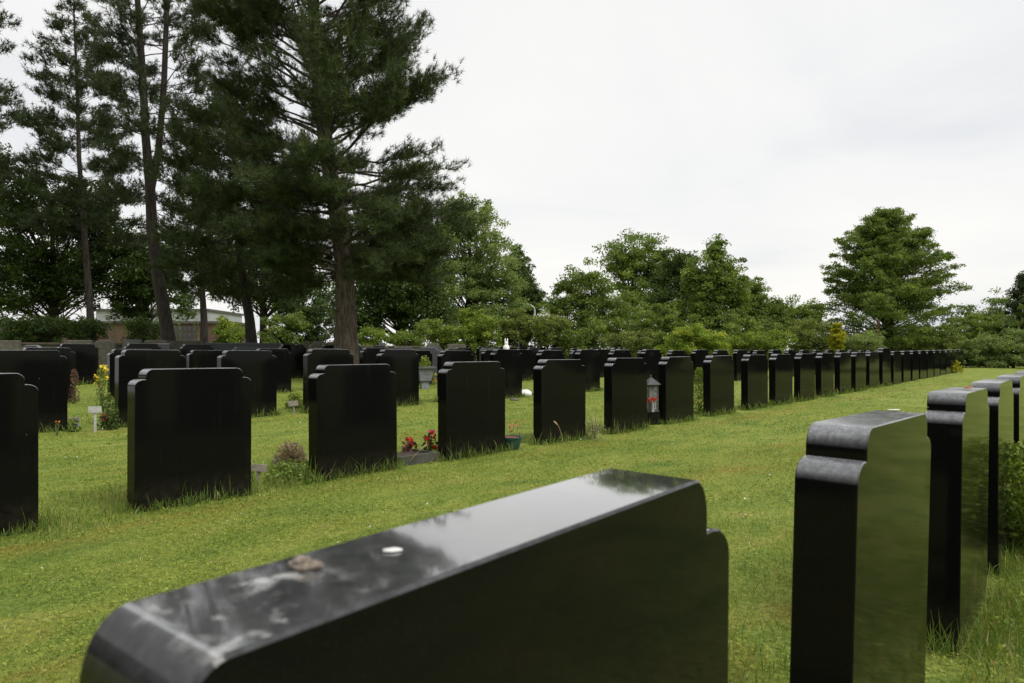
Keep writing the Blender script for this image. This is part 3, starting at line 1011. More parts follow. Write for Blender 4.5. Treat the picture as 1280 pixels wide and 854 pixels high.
lobed(590, 48, [(588, 275, 40, 30), (548, 330, 34, 50), (612, 325, 40, 45), (580, 375, 62, 42), (625, 380, 35, 38), (565, 280, 22, 28)], 'tall grey-green tree with an airy top right of the largest pine', .21, 52, .62, 'leaf_grey', group=gT, seed=7, trunk_r=.3, spiky=.4, dens=.72)
lobed(655, 62, [(652, 350, 16, 26), (662, 378, 22, 22), (645, 325, 9, 16)], 'dark tree peeping out right of the grey-green tree', .26, 46, .6, 'leaf_dark', group=gT, seed=8, trunk_r=.2)
lobed(735, 45, [(738, 362, 34, 28), (715, 398, 34, 34), (765, 400, 40, 34), (702, 362, 14, 10), (690, 385, 10, 10)], 'bright green maple-like tree left of the tall round tree', .2, 50, .55, 'leaf_mid', group=gT, seed=9, trunk_r=.2, spiky=.5, dens=.75)
lobed(795, 62, [(792, 318, 38, 27), (775, 330, 22, 22), (805, 358, 42, 42), (828, 335, 22, 22)], 'tall round-topped tree in the middle of the far tree line', .27, 46, .75, 'leaf_mid', group=gT, seed=10, trunk_r=.3, spiky=.4, dens=.68)
lobed(850, 54, [(850, 338, 26, 26), (845, 378, 36, 42)], 'dull dark tree between the round-topped tree and the pointed tree', .24, 46, .65, 'leaf_dark', group=gT, seed=11, trunk_r=.22)
lobed(893, 46, [(894, 312, 10, 16), (898, 345, 28, 30), (890, 390, 40, 36), (868, 352, 18, 20), (920, 365, 14, 24)], 'dark green tree with a pointed top right of centre', .2, 52, .52, 'leaf_mid', group=gT, seed=12, trunk_r=.22, spiky=.5)
lobed(945, 49, [(940, 360, 14, 14), (948, 392, 36, 30), (968, 388, 16, 16), (930, 380, 20, 25)], 'smaller tree sloping down right of the pointed tree', .2, 48, .52, 'leaf_mid', group=gT, seed=13, trunk_r=.18, spiky=.5, dens=.7)
lobed(1000, 52, [(998, 402, 26, 22), (1020, 392, 10, 14), (975, 408, 18, 18)], 'low tree left of the large solitary tree', .2, 44, .5, 'leaf_mid', group=gT, seed=14, trunk_r=.14, spiky=.5)
lobed(1244, 56, [(1246, 384, 12, 18), (1236, 402, 22, 14), (1212, 402, 18, 12)], 'thin light tree near the right edge', .2, 32, .5, 'leaf_mid', group=gT, seed=15, trunk_r=.12, dens=.6, spiky=.6)
lobed(1279, 50, [(1282, 355, 9, 16), (1280, 380, 15, 24), (1282, 405, 18, 20)], 'dark dense conifer cut by the right edge', .16, 60, .4, 'needle', name='conifer_tree', group=gT, seed=16, trunk_r=.15, spiky=.4)


for X_, Y_, lab_ in ((-31, 11, 'unseen dark tree added left of the view to darken reflections, level with the second row'), (-29, 4, 'unseen dark tree added left of the view to darken reflections, level with the camera'), (-30, -3, 'unseen dark tree added behind the camera to darken reflections, second of a line'), (-31, -10, 'unseen dark tree added behind the camera to darken reflections, third of a line'), (-29, -17, 'unseen dark tree added behind the camera to darken reflections, fourth of a line'), (-26, -25, 'unseen dark tree added behind the camera to darken reflections, last of a line'),
                    (36, 42, 'unseen dark tree added right of the view to darken reflections, continuing the hedge'), (38, 31, 'unseen dark tree added right of the view to darken reflections, beyond the near row'), (38, 20, 'unseen dark tree added right of the view to darken reflections, nearest the camera')):  # unseen trees added to keep open sky out of the polished stones' reflections
    k_ = F_PX / 30
    y0_ = HZ + .7 * k_
    o_ = lobed(640, 30, [(640, y0_ - 2.4 * k_, 4.9 * k_, 2.8 * k_), (640, y0_ - 4.8 * k_, 3.4 * k_, 2.2 * k_), (640, y0_ - 1.1 * k_, 4.2 * k_, 1.3 * k_)], lab_, 1.0, 14, 1.0, 'leaf_dark', group=gT, seed=160 + Y_, trunk_r=.25, dens=.7)
    o_.location = (X_, Y_, gz(X_, Y_))


def willow():
    global rnd, rng
    rnd = random.Random(71); rng = np.random.default_rng(71)
    Y, px = 40.0, 172
    X0 = at(px, Y); zg = gz(X0, Y)
    o = empty('willow_tree', (X0, Y, zg), 'weeping willow with thin hanging fronds in front of the white hall', 'tree', gT)
    tr = MB()
    tr.tube([(0, 0, -.1), (.1, 0, 1.6), (.0, 0, 3.4), (-.1, 0, 5)], [.16, .12, .09, .04], 8)
    P = []
    for j in range(90):
        az = rnd.uniform(0, 6.28); r = rnd.uniform(.4, 3.1); top = 5.6 - .14 * r * r + rnd.uniform(-.4, .4)
        x, y = math.cos(az) * r + .35, math.sin(az) * r * .8
        ln = rnd.uniform(1.6, 4.2)
        tr.tube([(0, 0, 3.4), (x * .55, y * .55, top - .1), (x, y, top - .3)], [.03, .015, .006], 4)
        m = int(ln / .045)
        q = np.linspace(0, 1, m)
        P.append(np.stack([x + .12 * np.sin(q * 3 + j) + rng.normal(0, .04, m), y + rng.normal(0, .05, m), np.maximum(.5, top - .3 - q * ln)], 1))
    P = np.concatenate(P)
    P = P[P[:, 2] > .8]
    V = leaf_quads(P, .13, n_up=.2, asp=.3)
    tr.build('trunk', M['bark_dark'], o)
    soup('crown', V, M['leaf_mid'], o, np.clip(rng.normal(.4, .2, len(V)), 0, 1))


willow()


def solitary():
    """large free-standing tree: arching limbs with pointed sprays"""
    global rnd, rng
    rnd = random.Random(77); rng = np.random.default_rng(77)
    Y, px = 42.0, 1108
    X0 = at(px, Y); zg = gz(X0, Y)
    o = empty('deciduous_tree', (X0, Y, zg), 'large solitary spreading tree with feathery branch tips at right', 'tree', gT)
    tr = MB()
    H = 8.9
    for dx, dy in ((0, 0), (.28, .2)):
        tr.tube([(dx, dy, -.15), (dx * 1.4, dy * 1.4, 2), (dx + .1, dy, 4.5), (-.25, 0, H)], [.27, .22, .15, .03], 9, .05)
    C, S = [], []
    for j in range(215):
        z = .75 + (H - .95) * ((j + rnd.random()) / 215) ** 1.15
        az = j * 2.399 + rnd.uniform(-.4, .4)
        Ln = float(np.interp(z, [.9, 1.6, 2.4, 3.4, 4.6, 5.8, 7.2, H], [3.6, 4.9, 4.9, 4.4, 3.9, 3.2, 2.1, .9])) * rnd.choice((rnd.uniform(.55, .92), rnd.uniform(.85, 1.1)))
        b = np.array([np.interp(z, [0, 4.5, H], [0, .1, -.25]), 0, z])
        e0 = R(rnd.uniform(25, 55)); e1 = R(rnd.uniform(-10, 30)) if z < 4 else R(rnd.uniform(5, 45))
        if z < 2.0: e0, e1 = R(rnd.uniform(0, 30)), R(rnd.uniform(-25, 12))
        Pm = limb(b, az, Ln, e0, e1, 8, .07)
        tr.tube(Pm, np.linspace(.011 * Ln + .008, .006, len(Pm)), 4)
        for s in range(int(8 * Ln + 5)):
            u = rnd.uniform(.22, 1) ** .75
            q, d = along(Pm, min(u, .999))
            sp = .55 * (1.05 - u) * min(1.4, Ln / 3 + .3) + .035
            C.append(q + np.array([rnd.gauss(0, sp), rnd.gauss(0, sp), rnd.gauss(-.06, sp * .5)]))
            S.append(.16 + .2 * (1.05 - u))
    C, S = np.array(C), np.array(S)
    ok = C[:, 2] > .45
    C, S = C[ok], S[ok]
    n = 23
    Cc = np.repeat(C, n, 0)
    Pl = Cc + rng.normal(0, .52, (len(Cc), 3)) * np.repeat(S, n)[:, None] * np.array([1.1, 1.1, .55])
    V = leaf_quads(Pl, .125, n_up=.8, asp=.5)
    tr.build('trunk', M['bark_dark'], o)
    tone = np.repeat(np.clip(rng.normal(.4, .18, len(C)), 0, 1), n)
    soup('crown', V, M['leaf_mid'], o, np.clip(tone + rng.normal(0, .14, len(V)), 0, 1))


solitary()
lobed(1101, 38, [(1100, 378, 16, 16), (1094, 388, 12, 10)], 'young tree with an orange-brown stem in front of the solitary tree', .14, 40, .35, 'leaf_mid', name='young_tree', group=gT, bark='bark_red', seed=18, trunk_r=.075, dens=.7, limbs=5)

# ------------------------------------------------------------------ shrubs
gS = 'shrubs along the back of the cemetery'
SHR = [  # px, Y, lobes, material, leaf, label
    (30, 30, [(30, 412, 42, 16), (70, 410, 30, 16)], 'leaf_dark', .13, 'dark hedge shrub in front of the brick wall at the far left'),
    (115, 31, [(110, 412, 24, 14)], 'leaf_dark', .13, 'low dark shrub beside the slim pine foot'),
    (182, 32, [(182, 413, 24, 18), (172, 405, 10, 10)], 'leaf_dark', .13, 'dark shrub left of the twin pine foot'),
    (285, 36, [(290, 416, 22, 14), (276, 408, 10, 12)], 'leaf_light', .15, 'light green bush right of the brick building'),
    (350, 34, [(350, 412, 30, 18), (370, 405, 16, 16)], 'leaf_mid', .14, 'mid green bush left of the largest pine trunk'),
    (395, 35, [(395, 405, 26, 26)], 'leaf_dark', .15, 'dark bush behind the largest pine trunk'),
    (462, 34, [(462, 420, 22, 9)], 'leaf_light', .13, 'light green low bush right of the largest pine trunk'),
    (512, 36, [(508, 421, 26, 9), (525, 412, 10, 12)], 'leaf_mid', .14, 'green bush below the dark tree, behind the wall end'),
    (560, 37, [(560, 418, 26, 12), (542, 408, 12, 14)], 'leaf_light', .14, 'yellowish bush left of the grey-green tree foot'),
    (602, 38, [(600, 408, 30, 20), (585, 398, 12, 12)], 'leaf_light', .15, 'light bush under the grey-green tree'),
    (645, 39, [(645, 410, 32, 20), (650, 398, 14, 12), (672, 404, 14, 12)], 'leaf_olive', .15, 'olive coloured bush in front of the street lamp'),
    (690, 38, [(688, 415, 28, 20), (676, 405, 14, 12)], 'leaf_olive', .15, 'brownish olive bush right of the street lamp'),
    (735, 37, [(728, 420, 22, 10), (748, 412, 14, 14)], 'leaf_mid', .14, 'low green bush under the bright maple-like tree'),
    (775, 36, [(775, 424, 30, 9), (800, 424, 18, 9)], 'leaf_olive', .12, 'pale grassy shrub behind the third row, left of the yellow-green bush'),
    (820, 40, [(820, 408, 34, 24)], 'leaf_mid', .16, 'green shrub behind the yellow-green bush'),
    (928, 36, [(922, 428, 18, 8), (938, 424, 10, 9)], 'leaf_light', .13, 'small light shrub just right of the yellow-green bush'),
    (965, 35, [(964, 425, 24, 12), (975, 420, 10, 8)], 'leaf_light', .13, 'bright low shrub behind the long row, left of centre right'),
    (1010, 38, [(1010, 418, 34, 20)], 'leaf_olive', .15, 'brownish shrub left of the golden conifer'),
    (930, 44, [(930, 415, 50, 22)], 'leaf_mid', .17, 'wide dark shrub below the pointed tree'),
    (1075, 37, [(1075, 428, 30, 12), (1090, 424, 16, 10)], 'leaf_grey', .13, 'spreading juniper right of the golden conifer'),
    (1150, 44, [(1150, 428, 28, 14)], 'leaf_grey', .15, 'grey-green shrub at the foot of the solitary tree'),
    (1185, 41, [(1180, 434, 34, 18), (1165, 438, 20, 12), (1190, 450, 30, 12)], 'leaf_olive', .14, 'spreading hedge bush behind the last headstones'),
    (1225, 40, [(1225, 440, 36, 20), (1240, 430, 22, 14), (1222, 452, 36, 10)], 'leaf_grey', .14, 'layered hedge bush at the end of the mown strip'),
    (712, 39, [(710, 432, 24, 9), (724, 426, 12, 10)], 'leaf_light', .13, 'low light bush below the gap right of the street lamp'),
    (880, 38, [(884, 430, 26, 10)], 'leaf_mid', .13, 'low green bush behind the yellow-green bush'),
    (1120, 46, [(1118, 436, 30, 9), (1100, 432, 16, 9)], 'leaf_mid', .14, 'low undergrowth below the large solitary tree'),
    (1268, 39, [(1270, 440, 34, 22), (1275, 425, 22, 16), (1265, 452, 34, 10)], 'leaf_grey', .14, 'hedge bush cut by the right edge at the end of the mown strip'),
    (1215, 50, [(1210, 412, 30, 18), (1250, 412, 26, 18)], 'leaf_mid', .17, 'loose shrub behind the hedge at right'),
]
for i, (px, Y, lb, mt, lf, lab) in enumerate(SHR):
    lb = [(a, b, c, d) for a, b, c, d in lb]
    # carry the mass down to the ground
    zg = gz(at(px, Y), Y)
    yg = HZ - (zg - EYE) / Y * F_PX
    a, b, c, d = lb[0]
    if yg - b > d: lb.append((a, (b + yg) / 2, c * .9, (yg - b) / 2))
    lobed(px, Y, lb, lab, lf, 44, .34, mt, name='shrub', group=gS, seed=100 + i, trunk_r=.05, cat='shrub', spiky=.35, stems=3, dens=.55)

lobed(868, 27, [(868, 426, 30, 15), (850, 432, 24, 15), (888, 432, 22, 15), (862, 416, 14, 8)], 'bright yellow-green leafy bush standing among the third-row headstones', .1, 60, .26, 'leaf_yellow', name='shrub', seed=131, trunk_r=.04, cat='shrub', spiky=.3, stems=3, dens=.8)
lobed(1046, 36, [(1046, 411, 5, 7), (1046, 424, 7, 14), (1046, 438, 6.5, 10)], 'golden yellow columnar conifer behind the long row', .07, 90, .13, 'leaf_gold', name='columnar_conifer', seed=132, trunk_r=.05, cat='shrub', spiky=.12, dens=1.1)


# ------------------------------------------------------------------ buildings, lamp, poles
M['dark_frame'] = simple('dark_brown_frame', (.06, .035, .025), .7)


def brick_building():
    Y = 62.0
    x0, x1 = at(-40, Y), at(285, Y)
    zg = .45
    o = empty('brick_building', ((x0 + x1) / 2, Y, zg), 'long low dark brick building seen under the pines at left', 'building')
    Wd = x1 - x0
    h = zat(404.5, Y) - zg
    m = MB(); m.box((0, 3, h / 2 - .2), (Wd, 6, h + .4)); m.build('wall', M['brick'], o, False)
    m = MB(); m.box((0, 3, h + .1), (Wd + .3, 6.3, .2)); m.build('roof', M['roof_felt'], o, False)
    for j, (ya, yb) in enumerate(((408.5, 414.5), (416, 421.5), (423, 428))):
        for i in range(6):
            xa, xb = 213 + i * 5.6, 213 + i * 5.6 + 4.2
            cx = at((xa + xb) / 2, Y) - (x0 + x1) / 2
            w = (xb - xa) / F_PX * Y
            za, zb = zat(yb, Y) - zg, zat(ya, Y) - zg
            f = MB(); f.box((cx, -.03, (za + zb) / 2), (w + .1, .1, zb - za + .1)); fo = f.build('window', M['dark_frame'], o, False)
            g = MB(); g.box((cx, -.085, (za + zb) / 2), (w, .03, zb - za)); g.build('pane', M['window'], fo, False)
    Y = 95.0
    o = empty('white_hall', (at(190, Y), Y, .45), 'pale white hall gleaming behind the brick building', 'building')
    h = zat(389, Y) - .45
    m = MB(); m.box((0, 6, h / 2 - .2), (at(262, Y) - at(122, Y), 12, h + .4)); m.build('wall', M['white_wall'], o, False)
    m = MB(); m.box((0, 6, h + .15), (at(262, Y) - at(122, Y) + .4, 12.4, .3)); m.build('roof', M['roof_felt'], o, False)
    m = MB()
    for i in range(7): m.box((-6 + 2 * i, -.04, h * .45), (1.4, .08, 1.3))
    m.build('window', M['window'], o, False)


brick_building()


def street_lamp():
    Y = 56.0
    X = at(668.5, Y); zg = gz(X, Y)
    o = empty('street_lamp', (X, Y, zg), 'pale street lamp with a curved arm above the olive bushes', 'street lamp')
    h = zat(388, Y) - zg
    m = MB(); m.tube([(0, 0, -.1), (0, 0, h * .5), (0, 0, h)], [.09, .075, .06], 10); m.build('pole', M['lamp_grey'], o)
    m = MB(); m.tube([(0, 0, h - .02), (-.06, 0, h + .22), (-.25, 0, h + .38), (-.5, 0, h + .45)], [.055, .05, .045, .04], 8); m.build('arm', M['lamp_grey'], o)
    m = MB(); m.box((-.72, 0, h + .47), (.55, .22, .12), 0, .7); m.build('lamp_head', M['lamp_grey'], o, False, .02)


street_lamp()
Y = 48.0
m = MB(); z0 = gz(at(1057.5, Y), Y)
m.tube([(0, 0, -.1), (0, 0, zat(402, Y) - z0)], [.05, .04], 8)
m.lathe([(.0, 0), (.06, .02), (.07, .06), (.0, .12)], (0, 0, zat(402, Y) - z0), 8)
o = m.build('white_pole', M['white_paint']); o.location = (at(1057.5, Y), Y, z0)
tag(o, 'thin white pole right of the golden conifer', 'pole')


# ------------------------------------------------------------------ plants and ornaments on the graves
def petals(c, r, n=9):
    c = np.repeat(np.array(c, float)[None], n, 0)
    C = c + rng.normal(0, .45, (n, 3)) * r
    return leaf_quads(C, r * 1.3, n_up=1.2, asp=.85)


def plant(px, py, Yoff, h, r, label, leaf='leaf_mid', ls=.035, nl=260, flowers=(), name='flowering_plant', cat='plant', z_lo=.0, stems=6, fr=.022, shape='dome', upright=.4, group=None, asp=.5):
    """small grave plant; flowers: (material, [(dx, dz) ...]) in metres from its base"""
    x, y = hit(px, py)
    if Yoff:
        y += Yoff; x = at(px, y)
    zg = gz(x, y)
    o = empty(name, (x, y, zg), label, cat, group)
    st = MB()
    tips = []
    for i in range(stems):
        a = 6.28 * i / stems + rnd.uniform(-.4, .4)
        rr = r * rnd.uniform(.15, .75)
        tip = np.array([math.cos(a) * rr, math.sin(a) * rr, h * rnd.uniform(.65, .98)])
        tips.append(tip)
        st.tube([(tip[0] * .15, tip[1] * .15, -.02), tip * np.array([.5, .5, .55]), tip], [.005, .004, .002], 4)
    for fm, pts in flowers:
        for dx, dz in pts: st.tube([(0, 0, 0), (dx * .6, 0, dz * .6), (dx, 0, dz)], [.004, .003, .002], 4)
    if nl:
        if shape == 'dome':
            d = unit(rng.normal(0, 1, (nl, 3))); d[:, 2] = np.abs(d[:, 2])
            P = d * (rng.uniform(0, 1, (nl, 1)) ** .4) * np.array([r, r, h - z_lo]) + np.array([0, 0, z_lo])
        elif shape == 'ball':
            d = unit(rng.normal(0, 1, (nl, 3)))
            P = d * (rng.uniform(0, 1, (nl, 1)) ** .35) * np.array([r, r, (h - z_lo) / 2]) + np.array([0, 0, (h + z_lo) / 2])
        else:
            zz = rng.uniform(z_lo, h, nl)
            t = rng.uniform(0, 6.28, nl); q = r * np.sqrt(rng.uniform(0, 1, nl)) * np.interp(zz / h, [0, .3, .8, 1], [.6, 1, .8, .25])
            P = np.stack([np.cos(t) * q, np.sin(t) * q, zz], 1)
        V = leaf_quads(P, ls, n_up=upright, asp=asp)
        soup('foliage', V, M[leaf], o, np.clip(rng.normal(.5, .22, len(V)), 0, 1))
    st.build('stem', M['leaf_dark'] if False else M['stemgreen'], o)
    for fm, pts in flowers:
        for dx, dz in pts:
            V = petals((dx, rnd.uniform(-.5, .1) * r * .5, dz), fr * rnd.uniform(.8, 1.25), 12)
            soup('blossom', V, M[fm], o, rng.uniform(0, 1, len(V)))
    return o


M['stemgreen'] = simple('green_stem', (.07, .11, .03), .6, (.05, .08, .02), 20)
rnd = random.Random(9); rng = np.random.default_rng(9)

# begonia bed with stone kerb between the third and fourth stones
bx, by = hit(522, 579)
o = empty('flower_bed', (bx, by, gz(bx, by)), 'small stone-edged bed of dark soil between two headstones', 'flower bed', rz=math.pi / 2 - PSI)
m = MB(); m.box((0, -.03, .02), (.52, .045, .14)); m.build('kerb', M['concrete'], o, False, .006)
for sx in (-.24, .24):
    m = MB(); m.box((sx, .20, .02), (.04, .41, .13)); m.build('kerb', M['concrete'], o, False, .006)
m = MB(); m.box((0, .2, .02), (.43, .4, .09)); m.build('soil', M['soil'], o, False)
plant(512, 572, .08, .2, .1, 'red begonia with bronze leaves at the left of the stone-edged bed', 'sedum', .06, 70, [('fl_red', [(-.02, .18), (.03, .15), (0, .12)])], fr=.028)
plant(537, 572, .1, .24, .1, 'begonia with pink and red blooms at the right of the stone-edged bed', 'leaf_dark', .06, 80, [('fl_pink', [(.02, .25), (.05, .2)]), ('fl_red', [(0, .13), (.05, .1), (-.03, .19)])], fr=.03)

# teal bowl with red mulch and stalks
tx, ty = hit(638, 562.5)
o = empty('flower_pot', (tx, ty, gz(tx, ty)), 'teal plastic bowl of red mulch beside a headstone', 'flower pot')
m = MB(); m.lathe([(.085, 0), (.095, .01), (.125, .13), (.135, .135), (.135, .15), (.12, .15), (.118, .13)], (0, 0, 0), 24); m.build('bowl', M['teal'], o)
m = MB(); m.lathe([(.116, .125), (.1, .14), (.05, .15), (.001, .152)], (0, 0, 0), 20); m.build('mulch', M['redsoil'], o)
plant(640, 562.5, 0, .03, .03, 'pink flower stalks standing in the teal bowl', 'leaf_dark', .02, 0, [('fl_pink', [(-.03, .26), (.02, .28), (.07, .265)]), ('fl_rose', [(.0, .22)])], fr=.014, stems=3)

# narrow conifer
x, y = hit(874, 517); y += .35
plant(874, 517, 12.25 - y + .35, .78, .15, 'narrow young conifer with yellow-green tips between headstones of the long row', 'leaf_light', .035, 1300, name='young_conifer', shape='col', stems=5)

# grave lantern
ly = 10.62; lx = at(813.5, ly)
o = empty('grave_lantern', (lx, ly, gz(lx, ly)), 'grey grave lantern with a pointed roof on a dark block', 'lantern', rz=R(20))
m = MB(); m.box((0, 0, .09), (.2, .2, .2)); m.build('plinth', M['granite_far'], o, False, .006)
m = MB(); m.box((0, 0, .2), (.17, .17, .03))
for sx in (-.07, .07):
    for sy in (-.07, .07): m.box((sx, sy, .39), (.014, .014, .37))
m.box((0, 0, .575), (.17, .17, .02)); m.build('frame', M['lantern_metal'], o, False)
for (dx, dy, sx, sy) in ((0, -.068, .125, .006), (0, .068, .125, .006), (-.068, 0, .006, .125), (.068, 0, .006, .125)):
    m = MB(); m.box((dx, dy, .39), (sx, sy, .34)); m.build('pane', M['lantern_glass'], o, False)
m = MB(); m.add([(-.11, -.11, .585), (.11, -.11, .585), (.11, .11, .585), (-.11, .11, .585), (0, 0, .70)], [(3, 2, 1, 0), (0, 1, 4), (1, 2, 4), (2, 3, 4), (3, 0, 4)])
m.lathe([(.012, .69), (.014, .71), (.001, .73)], (0, 0, 0), 8); m.build('roof', M['lantern_metal'], o, False)
o2 = empty('rose_bunch', (lx - .0, ly - .12, gz(lx, ly) + .19), 'bunch of red roses with white ribbon leaning on the grave lantern', 'bouquet')
for dx, dz in ((-.045, .17), (.0, .19), (.045, .2), (.02, .16)):
    soup('blossom', petals((dx, 0, dz), .023, 16), M['fl_red'], o2, rng.uniform(0, 1, 16))
m = MB(); m.tube([(0, 0, 0), (.01, 0, .08), (.0, 0, .18)], [.014, .012, .01], 6); m.tube([(.02, 0, 0), (.045, 0, .07), (.03, 0, .15)], [.007, .007, .006], 5); m.build('ribbon', M['white_paint'], o2)

# stone planter with greenery
ux, uy = hit(531, 486)
zg = gz(ux, uy)
o = empty('stone_planter', (ux, uy, zg), 'blue-grey square stone planter with a wide rim among the back graves', 'planter', rz=R(18))
m = MB(); m.box((0, 0, .09), (.2, .2, .2)); m.build('foot', M['planter'], o, False, .01)
m = MB()
m.add([(-.14, -.14, .19), (.14, -.14, .19), (.14, .14, .19), (-.14, .14, .19), (-.2, -.2, .5), (.2, -.2, .5), (.2, .2, .5), (-.2, .2, .5)], [(3, 2, 1, 0), (4, 5, 6, 7), (0, 1, 5, 4), (1, 2, 6, 5), (2, 3, 7, 6), (3, 0, 4, 7)])
m.build('bowl', M['planter'], o, False, .01)
m = MB(); m.box((0, 0, .53), (.5, .5, .055)); m.build('rim', M['stone_grey'], o, False, .01)
px_ = plant(531, 486, 0, .3, .17, 'green plant growing in the blue-grey planter', 'leaf_light', .06, 260, stems=5, name='potted_plant')
px_.location.z += .54
plant(541, 482, .1, .55, .16, 'orange and yellow flowers right of the stone planter', 'leaf_olive', .04, 160, [('fl_orange', [(-.1, .12), (.0, .16), (.1, .1)]), ('fl_yellow', [(.08, .3), (.14, .42), (.05, .2)])], fr=.03)

# white ornaments
C6 = aC[6]
p = DA * (C6 + W * .5) + NA * (cC + T / 2)
o = empty('rabbit_ornament', (p[0], p[1], gz(*p) + 1.0), 'white rabbit figurine sitting on top of a black headstone', 'ornament')
m = MB(); m.lathe([(.03, 0), (.062, .012), (.07, .05), (.055, .085), (.034, .105), (.038, .125), (.04, .145), (.03, .168), (.001, .178)], (0, 0, 0), 18); m.build('body', M['white_glaze'], o)
for sx in (-.018, .018):
    m = MB(); m.tube([(sx, 0, .16), (sx * 1.3, 0, .19), (sx * 1.35, 0, .225), (sx * 1.2, 0, .24)], [.011, .014, .012, .004], 8); m.build('ear', M['white_glaze'], o)
hx, hy = hit(657, 496)
o = empty('animal_ornament', (hx, hy, gz(hx, hy)), 'white rounded animal ornament lying on the grass', 'ornament')
m = MB(); m.blob((0, 0, .07), (.14, .1, .085), 3, .06, 18, 12); m.build('body', M['white_glaze'], o, True, 0, 80)
m = MB(); m.blob((-.1, -.06, .085), (.055, .05, .05), 4, .05, 14, 10); m.build('head', M['white_glaze'], o, True, 0, 80)
for q in (-.03, .03):
    m = MB(); m.blob((-.1 + q * .8, -.06, .135), (.014, .012, .03), 5, .05, 8, 6); m.build('ear', M['white_glaze'], o, True, 0, 80)
sx_, sy_ = hit(650, 499)
m = MB(); m.blob((0, 0, .015), (.1, .07, .03), 8, .1); o = m.build('flat_stone', M['stone_grey'], None, True, 0, 80); o.location = (sx_ - .12, sy_ - .35, gz(sx_, sy_ - .35))
tag(o, 'flat grey stone in the grass left of the white animal ornament', 'stone')


def marker(px, py, pw, ph_, post, mat, label, rz=0, tilt=0, bar=True):
    x, y = hit(px, py)
    o = empty('grave_marker', (x, y, gz(x, y)), label, 'grave marker', 'small grave markers on stakes')
    m = MB(); m.box((0, 0, post / 2 - .03), (.028, .018, post + .06)); m.build('stake', M[mat], o, False, .002)
    m = MB(); m.box((0, -.013, post - ph_ * .35), (pw, .014, ph_)); m.build('plate', M[mat], o, False, .002)
    o.rotation_euler = (0, R(tilt), R(rz))


marker(119, 541, .145, .08, .31, 'white_paint', 'white cross-shaped grave marker in the grass beside the rose bush', 15)
marker(368, 517, .15, .085, .19, 'grey_wood', 'small beige wooden grave sign before the round shrub', 12, -6)
marker(321, 607, .12, .06, .17, 'grey_wood', 'low grey wooden stake marker at the foot of a wide headstone', 10, 8)
plant(315, 606, .05, .12, .04, 'single yellow flower beside the grey wooden stake', 'leaf_mid', .03, 24, [('fl_yellow', [(0, .12)])], fr=.016, stems=3)
# heather, rose bush and other plants
plant(363, 582, .05, .23, .17, 'pinkish brown heather clump left of a black headstone', 'heather', .045, 2000, name='heather', upright=1.5, asp=.18, stems=10)
plant(366, 602, .02, .19, .25, 'leafy green weed patch under the heather', 'leaf_mid', .04, 900, name='weed_clump', stems=6)
plant(136, 538, .1, .42, .13, 'dark green rose bush with a pink bloom beside a second-row headstone', 'leaf_dark', .05, 420, [('fl_pink', [(-.05, .15), (-.02, .13)]), ('fl_rose', [(-.04, .17)])], fr=.035)
plant(127, 510, .1, .68, .12, 'tall yellow flowering plant between second-row headstones', 'leaf_olive', .05, 220, [('fl_yellow', [(-.12, .4), (-.08, .52), (-.04, .46), (.0, .62), (.04, .56), (.05, .7), (.08, .5), (.09, .64)]), ('fl_rose', [(-.03, .35)])], fr=.034, shape='col')
plant(93, 505, .0, .62, .09, 'dark red sedum spire beside the left second-row headstone', 'sedum', .05, 330, name='flowering_plant', shape='col', asp=.3, upright=.8)
plant(93, 540, 0, .18, .08, 'small violet flowers at the foot of a second-row headstone', 'leaf_mid', .04, 120, [('fl_purple', [(-.05, .15), (0, .17), (.05, .16), (.03, .1)])], fr=.018)
plant(72, 545, -.05, .2, .03, 'single peach coloured flower in front of the left second-row headstone', 'leaf_mid', .03, 18, [('fl_orange', [(-.02, .17), (.02, .17)])], fr=.011, stems=2)
plant(368, 512, .25, .27, .16, 'round green shrub beside a second-row headstone', 'leaf_mid', .04, 700, name='small_shrub', stems=6)
plant(454, 480, .0, .55, .24, 'low clipped box bush behind the second row', 'leaf_light', .035, 1200, name='box_bush', shape='ball', z_lo=.05)
plant(480, 479, .4, .6, .14, 'reddish tipped twiggy plant right of the low box bush', 'leaf_olive', .04, 260, shape='col')
plant(384, 470, 0, .5, .16, 'green bush in the gap left of the dark third-row stones', 'leaf_mid', .05, 420, name='small_shrub', shape='col')
plant(158, 458, 1.5, 1.0, .28, 'fresh light green shoots rising behind a third-row headstone', 'leaf_yellow', .07, 300, shape='col', name='leafy_plant')
plant(302, 452, 0, .95, .5, 'yellow and white flowers showing above the black headstone tops', 'leaf_olive', .05, 160, [('fl_yellow', [(-.42, .86), (-.1, .9), (.0, .88), (.42, .82)]), ('fl_white', [(-.3, .95), (-.28, .9), (.12, .93), (.1, .96)])], fr=.05, name='flowering_plant', stems=8)
plant(771, 446, 3, 1.0, .35, 'yellow flowering perennial behind the third row', 'leaf_yellow', .07, 260, [('fl_yellow', [(-.2, 1.1), (0, 1.15), (.15, 1.1), (.25, 1.0)])], fr=.07, shape='col')
plant(620, 486, .5, .45, .12, 'thin flowering weeds between second and third rows', 'leaf_olive', .035, 120, [('fl_orange', [(-.05, .4), (.06, .46)])], fr=.018, shape='col')
plant(742, 548, .0, .3, .16, 'dry grassy clump between two headstones of the long row', 'heather', .05, 260, name='weed_clump', upright=1.4, asp=.15)
plant(1194, 466, -.2, .55, .3, 'orange-yellow leafy plant at the foot of the last headstones', 'leaf_gold', .1, 160, name='leafy_plant', asp=.7)
plant(1187, 462, .9, 1.1, .22, 'yellow leafy shoot above the last headstones', 'leaf_yellow', .12, 60, name='leafy_plant', shape='col', z_lo=.7)
